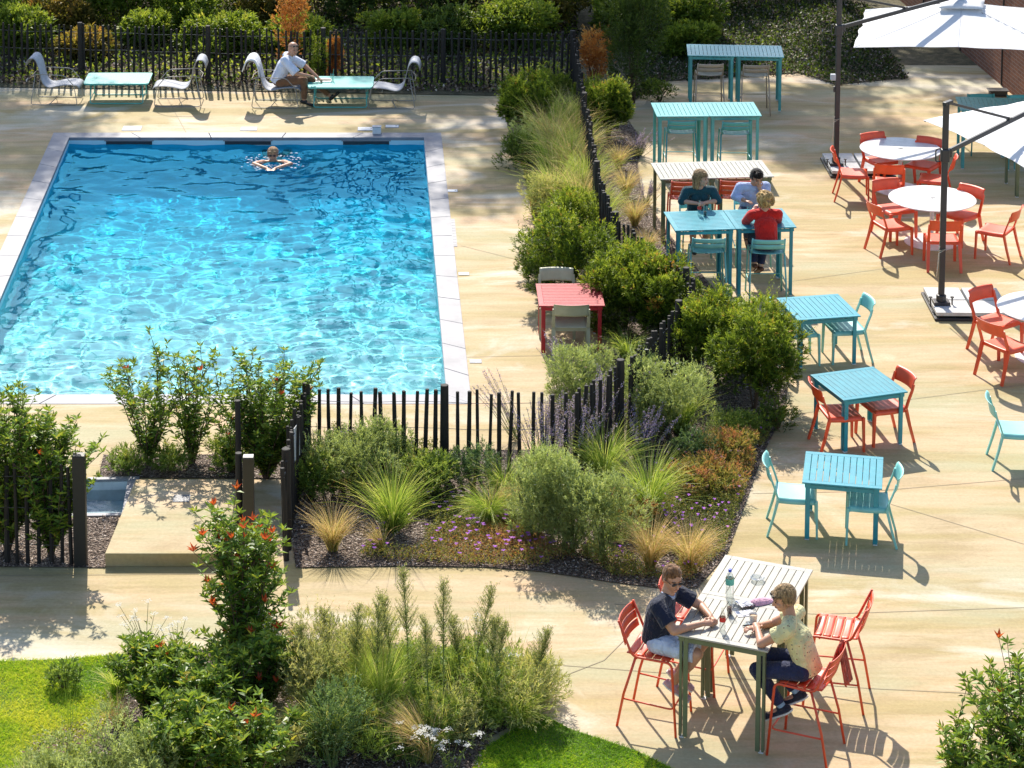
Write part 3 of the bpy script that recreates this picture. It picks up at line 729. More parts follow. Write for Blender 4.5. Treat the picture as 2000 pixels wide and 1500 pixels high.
def fence(label, pts, h, spacing=.14, posts=(), group='dark chestnut paling fences', post_h=.07, post_r=.055):
    P_ = [Vector((p[0], p[1], 0)) for p in pts]; t = thing('paling_fence', label, 'fence', tuple(P_[0]), 0, group)
    o0 = P_[0]; L = [0]
    for a, b in zip(P_, P_[1:]): L.append(L[-1] + (b - a).length)
    def at(s):
        for i in range(len(P_) - 1):
            if s <= L[i + 1] or i == len(P_) - 2: return P_[i].lerp(P_[i + 1], (s - L[i]) / max(1e-6, L[i + 1] - L[i])) - o0
    variants = [stake_mesh(h, RF.uniform(.021, .032)) for _ in range(9)]
    n = int(L[-1] / spacing)
    for i in range(n + 1):
        s = i * L[-1] / n
        if any(abs(s - q) < .06 for q in posts): continue
        o = bpy.data.objects.new('picket', RF.choice(variants)); COL.objects.link(o); o.parent = t
        p = at(s); o.location = (p.x + RF.uniform(-.012, .012), p.y + RF.uniform(-.01, .01), RF.uniform(-.05, .02))
        o.rotation_euler = (RF.uniform(-.022, .022), RF.uniform(-.03, .03), RF.uniform(0, 6))
    for q in posts:
        p = at(q); o = bpy.data.objects.new('post', stake_mesh(h + post_h, post_r, .004, 12)); COL.objects.link(o); o.parent = t; o.location = p
    for z in (.22, h * .55, h * .86):
        pw = []
        for k in range(max(2, int(L[-1] / .35))):
            p = at(L[-1] * k / (max(2, int(L[-1] / .35)) - 1)); pw.append((p.x, p.y, z + .012 * math.sin(k * 1.7)))
        MB().tube(pw, .0035, n=5).build('wire', M['steel_wire'], t)
    return t
fb = [XY(*c) for c in ((-40, 150), (500, 165), (1120, 173))]
Lb = (Vector(fb[1]) - Vector(fb[0])).length
fpos = lambda u: (Vector(XY(u, 150 + (u + 40) / 540 * 15 if u < 500 else 165 + (u - 500) / 620 * 8)) - Vector(fb[0])).length
fence('dark paling fence along the far side of the pool deck', fb, 1.15, .128, [fpos(u) for u in (158, 407, 632, 866, 1118)], post_h=.04, post_r=.055)
fence('dark paling fence running towards the camera through the planting from the far corner', [XY(*c) for c in ((1120, 173), (1140, 304), (1165, 452), (1195, 556), (1350, 690))], 1.12, .15, [4.8, 9.1, 11.8, 14.5])
fence('short dark paling fence stepping back between the yew and the pale shrubs', [XY(*c) for c in ((1350, 690), (1335, 737), (1225, 868), (1122, 932))], 1.12, .12, [1.2, 3.6])
f3 = [XY(*c) for c in ((1122, 932), (868, 928), (602, 925))]
fence('dark paling fence facing the camera in front of the pool edge', f3, 1.10, .128, [(Vector(f3[1]) - Vector(f3[0])).length, (Vector(f3[-1]) - Vector(f3[0])).length - .01 if 0 else 3.34])
fence('dark paling fence beside the pool gate carrying the small white plaque', [XY(*c) for c in ((600, 930), (572, 1010), (556, 1095))], 1.15, .085, [0.02, 2.05])
fence('dark paling fence at the left edge hidden by a glossy shrub', [XY(*c) for c in ((140, 1102), (-70, 1098))], 1.2, .12)
def gate_post(label, p, w, d, h, m=None):
    t = thing('gate_post', label, 'post', (p[0], p[1], 0), 0, 'dark pool gate posts')
    MB().box((0, 0, h / 2), (w, d, h)).build('shaft', m or M['anthracite'], t, bevel=.006)
    MB().box((0, 0, h + .004), (w * .92, d * .92, .008)).build('cap', M['wire'] if m is M.get('bronze') else (m or M['anthracite']), t); return t
M['bronze'] = paint('dark_bronze_paint', (.05, .042, .03), .35)
M['nearblack'] = paint('near_black_paint', (.014, .014, .014), .5)
gate_post('thick dark gate post left of the concrete step slab', XY(158, 1104), .145, .12, 1.32, M['nearblack'])
gate_post('dark bronze gate post right of the step slab, topped with a pale cap', XY(487, 1100), .125, .10, 1.28, M['bronze'])
tag(MB().tube([(0, 0, 0), (.004, 0, .7), (0, .004, 1.3)], .038, n=12).build('round_post', M['stake'], smooth=False), 'slim round dark post directly left of the bronze gate post', 'post').location = (*XY(468, 1096), 0)
tag(MB().tube([(0, 0, 0), (.004, 0, .7), (0, .004, 1.3)], .034, n=12).build('round_post', M['stake'], smooth=False), 'slim round dark post standing behind the step slab among the leaves', 'post').location = (*XY(466, 983), 0)
sg = thing('plaque', 'small white notice plaque seen edge-on on the gate fence', 'sign', (*XY(580, 992), 0), 0)
MB().box((0, 0, .83), (.01, .36, .42)).build('panel', M['white'], sg, bevel=.004).rotation_euler.z = -.25
for k in range(3): MB().box((-.0065, 0, .93 - k * .1), (.003, .26, .012)).build('printed_line', M['anthracite'], sg).rotation_euler.z = -.25

# ---------------------------------------------------------------- step slab, foot bath, grate, deck fittings
SL = .16
sl = [XY(*c, SL) for c in ((205, 1081), (452, 1081), (466, 936), (265, 936))]
slab = tag(MB().prism(sl, 0, SL).build('step_slab', M['concrete'], bevel=.008), 'raised brushed concrete slab inside the pool gate with a drain grate in it', 'step slab')
g = thing('drain_grate', 'square metal drain grate with round slots set in the step slab', 'drain grate', (*XY(355, 974, SL), SL))
M['steel'] = paint('brushed_steel', (.24, .24, .25), .6)
MB().box((0, 0, .005), (.20, .20, .008)).build('plate', M['steel'], g, bevel=.002)
gr = MB()
for k in range(14):
    a = k * math.pi * 2 / 14; gr.box((.078 * math.cos(a), .078 * math.sin(a), .0100), (.032, .011, .002), a)
for k in range(6):
    a = k * math.pi * 2 / 6; gr.box((.035 * math.cos(a), .035 * math.sin(a), .0100), (.024, .010, .002), a)
gr.build('slots', M['anthracite'], g)
bm_ = MB(); b4 = bath; vs = [(p.x, p.y, -.001) for p in b4] + [(p.x, p.y, -.26) for p in b4]
bm_.add(vs, [(0, 1, 5, 4), (1, 2, 6, 5), (2, 3, 7, 6), (3, 0, 4, 7), (4, 5, 6, 7)])
bm_.build('foot_bath_basin', M['bath'], kind='structure')
mm = [b4[0].lerp(b4[3], .55), b4[1].lerp(b4[2], .55), b4[2], b4[3]]
MB().prism([(p.x, p.y) for p in mm][::-1], -.255, -.17).build('foot_bath_step', M['bath'], kind='structure')
rim = MB(); R4 = [b4[0], b4[1], b4[2], b4[3]]
cb = sum(R4, Vector((0, 0))) / 4
O4 = [p + (p - cb).normalized() * .16 for p in R4]
for i in range(4): rim.prism([R4[i], R4[(i + 1) % 4], O4[(i + 1) % 4], O4[i]], -.02, .02 + .001 * i)
rim.build('foot_bath_rim', M['stone'], kind='structure', bevel=.004)
def mat_shallow():
    m, nt, out = nodes('shallow_water'); a = nt.nodes.new('ShaderNodeBsdfTransparent'); a.inputs[0].default_value = (.85, .96, .98, 1)
    b = nt.nodes.new('ShaderNodeBsdfGlossy'); b.inputs['Roughness'].default_value = .02; nt.links.new(bump(nt, noise(nt, 9, 3), .3, .02), b.inputs['Normal'])
    f = nt.nodes.new('ShaderNodeFresnel'); f.inputs[0].default_value = 1.33
    mx = nt.nodes.new('ShaderNodeMixShader'); nt.links.new(f.outputs[0], mx.inputs[0]); nt.links.new(a.outputs[0], mx.inputs[1]); nt.links.new(b.outputs[0], mx.inputs[2])
    nt.links.new(mx.outputs[0], out.inputs[0]); return m
flat('foot_bath_water', mat_shallow(), [(p.x, p.y) for p in b4], z=-.12)
for (u, v, w, d, l) in ((258, 251, .34, .30, 'pale square access lid on the deck behind the pool, left one'), (486, 252, .30, .22, 'pale access lid on the deck below the man in white'),
                        (715, 252, .30, .22, 'pale access lid beside the white box, left of it'), (766, 247, .24, .16, 'small pale lid right of the white box'),
                        (884, 373, .16, .12, 'small white skimmer lid beside the right coping, upper one'), (906, 535, .15, .12, 'small white skimmer lid beside the right coping, middle one'), (929, 706, .15, .12, 'small white skimmer lid beside the right coping, lower one')):
    t = thing('access_lid', l, 'access lid', (*XY(u, v), .0), 0, 'pale lids round the pool')
    MB().box((0, 0, .006), (w, d, .008)).build('lid', M['white'], t, bevel=.002); MB().box((0, 0, .004), (w + .02, d + .02, .006)).build('frame', M['stone'], t)
    MB().box((w * .32, 0, .0115), (.03, .012, .003)).build('lifting_slot', M['anthracite'], t)
t = thing('deck_box', 'small white box standing on the far pool coping', 'box', (*XY(736, 261), 0))
MB().box((0, 0, .07), (.16, .13, .13)).build('body', M['white'], t, bevel=.012); MB().box((0, 0, .141), (.17, .14, .012)).build('lid', M['mesh'], t, bevel=.004)
sd = thing('slot_drain', 'narrow slotted drain strip beside the right pool coping', 'drain'); a, b = Vector(XY(884, 428)), Vector(XY(889, 482))
sd.location = (*((a + b) / 2), 0); Ld = (b - a).length; rz = math.atan2((b - a).y, (b - a).x)
MB().box((0, 0, .004), (Ld, .07, .006), rz).build('channel', M['stone'], sd)
o = MB()
for k in range(10): p = (b - a) * ((k + .5) / 10 - .5); o.box((p.x, p.y, .0075), (.012, .055, .002), rz)
o.build('slots', M['anthracite'], sd)
for u, w in ((252, 98), (484, 95), (715, 95)):
    a = Vector(XY(u, 269)); t = thing('skimmer_opening', {252: 'dark skimmer opening at the waterline of the far pool wall, left one', 484: 'dark skimmer opening at the far pool wall behind the swimmer', 715: 'dark skimmer opening at the far pool wall, right one'}[u], 'skimmer', (a.x, a.y - .004, -.10), 0, 'skimmer openings of the far pool wall')
    MB().box((0, 0, 0), (.86, .008, .07)).build('slot', M['anthracite'], t); MB().box((0, -.004, .042), (.92, .014, .012)).build('frame', M['stone'], t)
ps = tag(MB().box((0, 0, .03), (.42, .42, .05)).build('stepping_stone', M['stone'], bevel=.006), 'square pale stepping slab lying in the bark beside the deck', 'stepping stone'); ps.location = (*XY(1057, 374), 0)
t = thing('planter_tray', 'small black tray standing by the brick wall', 'tray', (*XY(1949, 186), 0))
MB().prism([(-.17, -.1), (.17, -.1), (.17, .1), (-.17, .1)], .0, .10).build('body', M['anthracite'], t, bevel=.01); MB().box((0, 0, .11), (.40, .26, .02)).build('rim', M['anthracite'], t, bevel=.004)

# ---------------------------------------------------------------- brick wall
def mat_brick():
    m, nt, out = nodes('red_brick'); p = nt.nodes.new('ShaderNodeBsdfPrincipled')
    tc = nt.nodes.new('ShaderNodeTexCoord'); mp = nt.nodes.new('ShaderNodeMapping'); mp.inputs['Rotation'].default_value = (math.pi / 2, 0, math.pi / 2)
    sx = nt.nodes.new('ShaderNodeSeparateXYZ'); cx = nt.nodes.new('ShaderNodeCombineXYZ'); nt.links.new(tc.outputs['Object'], sx.inputs[0])
    nt.links.new(sx.outputs['Y'], cx.inputs['X']); nt.links.new(sx.outputs['Z'], cx.inputs['Y'])
    b = nt.nodes.new('ShaderNodeTexBrick'); b.inputs['Scale'].default_value = 1; b.inputs['Brick Width'].default_value = .23; b.inputs['Row Height'].default_value = .075
    b.inputs['Mortar Size'].default_value = .006; b.inputs['Color1'].default_value = (.30, .11, .055, 1); b.inputs['Color2'].default_value = (.20, .075, .045, 1); b.inputs['Mortar'].default_value = (.30, .25, .2, 1)
    nt.links.new(cx.outputs[0], b.inputs['Vector'])
    c = mixc(nt, .5, b.outputs['Color'], ramp(nt, noise(nt, 1.5, 5), [(.3, (.55, .5, .5)), (.7, (1, 1, 1))]), 'MULTIPLY')
    nt.links.new(c, p.inputs['Base Color']); p.inputs['Roughness'].default_value = .85
    nt.links.new(bump(nt, b.outputs['Fac'], -.5, .006), p.inputs['Normal']); nt.links.new(p.outputs[0], out.inputs[0]); return m
M['brick'] = mat_brick()
wa, wb = Vector(XY(1876, 100)), Vector(XY(1981, 188)); dw = (wb - wa).normalized(); nw = Vector((-dw.y, dw.x)); nw = nw if nw.x > 0 else -nw
w0, w1 = wa - dw * 9, wb + dw * 3
t = thing('brick_wall', 'long red brick wall of the building at the upper right', 'wall', (w0.x, w0.y, 0), math.atan2(dw.y, dw.x) + math.pi / 2)
Lw = (w1 - w0).length
MB().box((.15, -Lw / 2, 1.5), (.30, Lw, 3.0)).build('wall_face', M['brick'], t)
MB().box((.14, -Lw / 2, 3.03), (.36, Lw + .04, .06)).build('wall_cap', M['stone'], t, bevel=.006)
for k in range(3):
    f = MB().box((-.012, -1.5 - k * 1.1, 2.45), (.05, .9, .7)).build('window', M['white'], t, bevel=.006)
    MB().box((-.04, -1.5 - k * 1.1, 2.45), (.01, .76, .56)).build('pane', M['anthracite'], f)
for k in range(4):
    MB().box((-.013, -3.2 - k * 2.9, 1.5), (.03, .03, 2.98)).build('wall_joint', M['anthracite'], t)

# ---------------------------------------------------------------- small things on the tables
def mat_glass(name, c=(1, 1, 1), rough=0.02):
    m, nt, out = nodes(name); a = nt.nodes.new('ShaderNodeBsdfTransparent'); a.inputs[0].default_value = (*c, 1)
    b = nt.nodes.new('ShaderNodeBsdfGlossy'); b.inputs['Roughness'].default_value = rough
    l = nt.nodes.new('ShaderNodeLayerWeight'); l.inputs[0].default_value = .35
    mr = N(nt, 'ShaderNodeMapRange'); mr.inputs[3].default_value = .08; mr.inputs[4].default_value = .8; nt.links.new(l.outputs['Facing'], mr.inputs[0])
    mx = nt.nodes.new('ShaderNodeMixShader'); nt.links.new(mr.outputs[0], mx.inputs[0]); nt.links.new(a.outputs[0], mx.inputs[1]); nt.links.new(b.outputs[0], mx.inputs[2])
    nt.links.new(mx.outputs[0], out.inputs[0]); return m
M['glass'] = mat_glass('clear_glass', (.90, .93, .92)); M['cola'] = paint('dark_cola', (.10, .02, .008), .1); M['coffee'] = paint('milky_coffee', (.45, .27, .13), .4)
M['redlabel'] = paint('red_label', (.65, .03, .02), .5); M['greenlabel'] = paint('green_label', (.10, .45, .35), .5); M['bluecap'] = paint('blue_cap', (.02, .08, .55), .4)
M['porcelain'] = paint('white_porcelain', (.8, .79, .76), .25); M['black'] = paint('black_plastic', (.015, .015, .017), .3); M['pink'] = cloth('pink_fabric', (.72, .40, .50)); M['pale'] = cloth('white_fabric', (.75, .74, .76))
M['alu'] = paint('aluminium', (.6, .6, .62), .3, metal=.8)
def bottle(label, p, z, kind):
    t = thing('water_bottle' if kind == 'water' else 'glass_bottle', label, 'bottle', (p[0], p[1], z))
    if kind == 'water':
        MB().lathe([(.040, 0), (.043, .01), (.043, .09), (.041, .10), (.043, .11), (.043, .21), (.030, .255), (.015, .275), (.014, .29)], n=20, cap=False).build('body', M['glass'], t, smooth=True)
        MB().lathe([(.0445, .15), (.0445, .215)], n=20, cap=False).build('label', M['greenlabel'], t, smooth=True)
        MB().lathe([(.018, .283), (.018, .31), (.0, .311)], n=14).build('cap', M['bluecap'], t)
    else:
        MB().lathe([(.026, 0), (.030, .01), (.031, .05), (.026, .08), (.031, .12), (.029, .15), (.014, .20), (.012, .235), (.014, .24)], n=18, cap=False).build('body', M['glass'], t, smooth=True)
        MB().lathe([(.0315, .10), (.0325, .12), (.0308, .145)], n=18, cap=False).build('label', M['redlabel'], t, smooth=True)
    return t
def tumbler(label, p, z, h=.14, fill=.5, m='cola'):
    t = thing('drinking_glass', label, 'glass', (p[0], p[1], z))
    MB().lathe([(.026, .0), (.030, .01), (.036, h)], n=20, cap=False).build('tumbler_wall', M['glass'], t, smooth=True)
    if fill: MB().lathe([(.024, .012), (.027 + .006 * fill, .012 + h * fill)], n=18).build('drink', M[m], t, smooth=True)
    return t
bottle('plastic water bottle with blue cap and green label on the near grey tables', XY(1425, 1168, HB), HB, 'water')
bottle('clear glass bottle with red label in front of the man in navy', XY(1411, 1232, HB), HB, 'glass')
tumbler('tall glass a third full of cola between the two bottles', XY(1425, 1200, HB), HB, .15, .42)
t = thing('ashtray', 'round clear glass ashtray on the second grey table', 'ashtray', (*XY(1479, 1134, HB), HB))
MB().lathe([(.055, 0), (.075, .035), (.070, .037), (.052, .010), (.0, .008)], n=26, cap=False).build('bowl', M['glass'], t, smooth=True)
for k in range(3):
    a = k * 2.1; MB().box((.070 * math.cos(a), .070 * math.sin(a), .037), (.018, .016, .008), a).build('rest', M['glass'], t)
t = thing('coffee_cup', 'white takeaway cup of milky coffee by the woman in yellow', 'cup', (*XY(1471, 1220, HB), HB + .008))
MB().lathe([(.030, 0), (.033, .01), (.042, .10), (.044, .102)], n=22, cap=False).build('cup_wall', M['porcelain'], t, smooth=True); MB().lathe([(.028, .004), (.0395, .085)], n=20).build('coffee', M['coffee'], t)
t = thing('saucer', 'clear glass saucer under the coffee cup, dark spoon across it', 'saucer', (*XY(1469, 1222, HB), HB + .001)); MB().lathe([(.03, 0), (.085, .006), (.085, .009), (.03, .004)], n=26, cap=False).build('plate', M['glass'], t, smooth=True)
MB().bar([(-.10, -.03, .012), (.08, .02, .012)], .012, .004, (0, 0, 1)).build('spoon', M['black'], t)
t = thing('pouch', 'pink and white soft pouch lying on the seam of the near grey tables', 'pouch', (*XY(1482, 1178, HB), HB), .35)
MB().grid(12, 8, lambda u, v: ((u - .5) * .34, (v - .5) * .13 * math.sin(math.pi * min(max(u, .08), .92)) ** .3, .005 + .045 * (math.sin(math.pi * u) * math.sin(math.pi * v)) ** .6)).build('body', M['pink'], t, smooth=True)
MB().grid(8, 6, lambda u, v: (-.16 + (u - .5) * .14, (v - .5) * .15, .028 + .03 * math.sin(math.pi * u) * math.sin(math.pi * v))).build('lining', M['pale'], t, smooth=True)
t = thing('eyeglasses', 'dark framed glasses lying open beside the pink pouch', 'glasses', (*XY(1464, 1190, HB), HB), .3)
for s in (-1, 1):
    MB().tube([(s * .033 + .027 * math.cos(a * math.pi / 6), 0, .022 + .019 * math.sin(a * math.pi / 6)) for a in range(13)], .0035, n=6, cap=False).build('lens_rim', M['black'], t)
    MB().tube([(s * .062, 0, .03), (s * .064, .06, .028), (s * .06, .13, .008)], .003, n=5).build('temple', M['black'], t)
MB().tube([(-.008, 0, .026), (.008, 0, .026)], .003, n=5).build('bridge', M['black'], t)
t = thing('folded_napkin', 'white folded napkin lying between cup and pouch', 'napkin', (*XY(1455, 1199, HB), HB + .001), .2); MB().box((0, 0, .003), (.18, .12, .004)).build('lower_fold', M['pale'], t); MB().box((.02, .01, .008), (.13, .09, .004), .2).build('upper_fold', M['pale'], t)
bottle('clear glass bottle before the woman in teal on the blue bar table', XY(1366, 421, HB), HB, 'glass')
tumbler('tall glass of cola beside the bottle on the blue bar table', XY(1377, 422, HB), HB, .17, .35)
tumbler('glass held close by the woman in red on the blue bar table', XY(1463, 418, HB), HB, .13, 0)
t = thing('laptop', 'open slim laptop on the turquoise low table', 'laptop', (*XY(632, 158, .435), .436), .02)
MB().box((0, 0, .009), (.32, .22, .016)).build('keyboard_half', M['alu'], t, bevel=.004); MB().box((0, .0, .0185), (.28, .15, .003)).build('keys', M['black'], t)
t = thing('sunglass_case', 'small clear water glass with straw on the turquoise table', 'glass', (*XY(649, 158, .435), .436)); t.name = 'drinking_glass'
MB().lathe([(.03, 0), (.038, .15)], n=16, cap=False).build('tumbler_wall', M['glass'], t, smooth=True); MB().tube([(0, 0, .01), (.03, 0, .24)], .004, n=6).build('straw', M['greenlabel'], t)
# scarf hung over the stool of the woman in yellow: draped sheet
M['scarf'] = cloth('rust_scarf', (.50, .085, .05), .5)
sc = U(1642, 1262, 1.06)
def drape(u, v):
    s = v * 2 - 1; y = .055 * s + (.012 * math.sin(u * 19)); z = -.40 * abs(s) ** 1.5 * (1 if s < 0 else .8) + .01 * math.sin(u * 13 + v * 9)
    return ((u - .5) * (.15 + .05 * abs(s)), y * (.6 + abs(s)), z)
o = tag(MB().grid(16, 24, drape).build('scarf', M['scarf'], smooth=True, solid=.012), 'rust red scarf hanging over the backrest of the woman in yellow', 'scarf'); o.location = (sc.x, sc.y, 1.10); o.rotation_euler.z = face(-gx.x, -gx.y)
# towel over the lounge chair of the man in white
M['towel'] = cloth('white_towel', (.78, .79, .80), .06)
tw = rounded([(0, a, b) for a, b in ((-.30, .60), (-.33, .82), (-.40, .965), (-.54, .95), (-.62, .72))], .12, 6); nn = len(tw) - 1
o = tag(MB().grid(12, nn, lambda u, v: ((u - .5) * .56, tw[round(v * nn)].y - .02 * v, tw[round(v * nn)].z + .006 * math.sin(u * 20 + v * 5))).build('towel', M['towel'], smooth=True, solid=.022), 'white towel folded over the back of the occupied lounge chair', 'towel'); o.location = gp(540, 204); o.rotation_euler.z = face(1, -.03)
# ---------------------------------------------------------------- people
def mat_skin(name, c):
    m, nt, out = nodes(name); p = nt.nodes.new('ShaderNodeBsdfPrincipled')
    col = ramp(nt, noise(nt, 18, 4), [(.3, tuple(x * .88 for x in c)), (.7, c)])
    nt.links.new(col, p.inputs['Base Color']); p.inputs['Roughness'].default_value = .5
    p.inputs['Subsurface Weight'].default_value = .15; p.inputs['Subsurface Radius'].default_value = (.02, .008, .004)
    nt.links.new(p.outputs[0], out.inputs[0]); return m
M['skin'] = mat_skin('tanned_skin', (.55, .29, .18)); M['skin2'] = mat_skin('light_skin', (.62, .36, .25)); M['lip'] = paint('lip', (.38, .12, .09), .5)
M['eye'] = paint('dark_eye', (.03, .02, .015), .2)
def cap(mb, p0, p1, r0, r1, flat=1.0, side=None, e0=True, e1=True, n=14, seg=4):
    """tapered limb from p0 to p1; flat < 1 squeezes it across `side`"""
    p0, p1 = Vector(p0), Vector(p1); t = (p1 - p0).normalized()
    s = Vector(side) if side is not None else (Vector((1, 0, 0)) if abs(t.x) < .8 else Vector((0, 1, 0)))
    s = (s - t * s.dot(t)).normalized(); b = t.cross(s)
    rings = []
    if e0: rings += [(p0 - t * r0 * math.cos(a) * min(1, flat), r0 * math.sin(a)) for a in (.35, .8, 1.2)]
    rings += [(p0.lerp(p1, k / seg), r0 + (r1 - r0) * k / seg) for k in range(seg + 1)]
    if e1: rings += [(p1 + t * r1 * math.cos(a) * min(1, flat), r1 * math.sin(a)) for a in (1.2, .8, .35)]
    vs = [c + (s * math.cos(k * 2 * math.pi / n) + b * flat * math.sin(k * 2 * math.pi / n)) * r for c, r in rings for k in range(n)]
    N_ = len(rings)
    fs = [(i * n + k, i * n + (k + 1) % n, (i + 1) * n + (k + 1) % n, (i + 1) * n + k) for i in range(N_ - 1) for k in range(n)] + [tuple(range(n - 1, -1, -1)), tuple((N_ - 1) * n + k for k in range(n))]
    mb.add(vs, fs)
def bake(mb, name, mat, parent=None, vox=.008, smooth=2, top=False):
    """joins overlapping closed shapes into one continuous skin"""
    me = mb.mesh(name + '_tmp'); o = bpy.data.objects.new(name, me); COL.objects.link(o)
    r = o.modifiers.new('r', 'REMESH'); r.mode = 'VOXEL'; r.voxel_size = vox; r.use_smooth_shade = True
    if smooth: s = o.modifiers.new('s', 'SMOOTH'); s.factor = .5; s.iterations = smooth
    dg = bpy.context.evaluated_depsgraph_get(); dg.update()
    ev = o.evaluated_get(dg); nm = bpy.data.meshes.new_from_object(ev)
    o.modifiers.clear(); o.data = nm; nm.name = name; nm.materials.clear(); nm.materials.append(mat)
    nm.polygons.foreach_set('use_smooth', [True] * len(nm.polygons))
    if parent is not None: o.parent = parent
    return o
def hand(mb, w, d, nrm, side, curl=.5, k=1.0):
    """wrist, pointing direction, back-of-hand normal, thumb side (+1/-1)"""
    w, d, nrm = Vector(w), Vector(d).normalized(), Vector(nrm); nrm = (nrm - d * nrm.dot(d)).normalized(); s = d.cross(nrm) * side
    c = w + d * .05 * k
    cap(mb, w + d * .005, w + d * .085 * k, .030 * k, .038 * k, .45, s)
    for i, (off, ln) in enumerate(((.028, .068), (.010, .078), (-.010, .072), (-.027, .056))):
        b = w + d * .082 * k + s * off * k; dd = (d + s * off * 3).normalized(); ln *= k; p = b; cu = curl * (1 + .1 * i)
        for j, (fr, r) in enumerate(((.45, .0088), (.32, .008), (.23, .0072))):
            ang = cu * (j + .6); v = dd * math.cos(ang) - nrm * math.sin(ang); q = p + v * ln * fr
            cap(mb, p, q, r * k, r * k * .92, n=8, seg=1); p = q
    b = w + d * .03 * k + s * .030 * k; v1 = (d * .6 + s * .7 - nrm * .3).normalized(); q = b + v1 * .04 * k; v2 = (d * .9 + s * .15 - nrm * .45 * (curl + .3)).normalized()
    cap(mb, b - v1 * .01, q, .012 * k, .0098 * k, n=8, seg=1); cap(mb, q, q + v2 * .034 * k, .0095 * k, .0082 * k, n=8, seg=1)
def head_frame(hc, look, tilt=0.0):
    f = Vector(look).normalized(); up = Vector((math.sin(tilt), 0, math.cos(tilt))); r = f.cross(up).normalized(); u = r.cross(f)
    return Matrix((r, f, u)).transposed()
def add_head(mb, hc, R, k=1.0):
    hc = Vector(hc); P = lambda x, y, z: hc + R @ Vector((x, y, z)) * k
    mb.ball(P(0, -.012, .03), [.074 * k, .094 * k, .088 * k], 18, 12, R)
    mb.ball(P(0, .016, -.028), [.060 * k, .070 * k, .078 * k], 16, 10, R)
    mb.ball(P(0, .048, -.078), [.030 * k, .032 * k, .026 * k], 12, 8, R)       # chin
    cap(mb, P(0, .080, .018), P(0, .100, -.020), .008 * k, .014 * k, n=8)       # nose
    for s in (-1, 1):
        mb.ball(P(s * .072, -.01, -.008), [.012 * k, .020 * k, .032 * k], 10, 8, R)
        mb.ball(P(s * .034, .066, -.020), [.022 * k, .018 * k, .022 * k], 10, 8, R)   # cheek
    mb.ball(P(0, .070, .036), [.046 * k, .016 * k, .010 * k], 12, 6, R)         # brow
    cap(mb, P(-.018, .080, -.050), P(.018, .080, -.050), .009 * k, .009 * k, n=8)
    return P
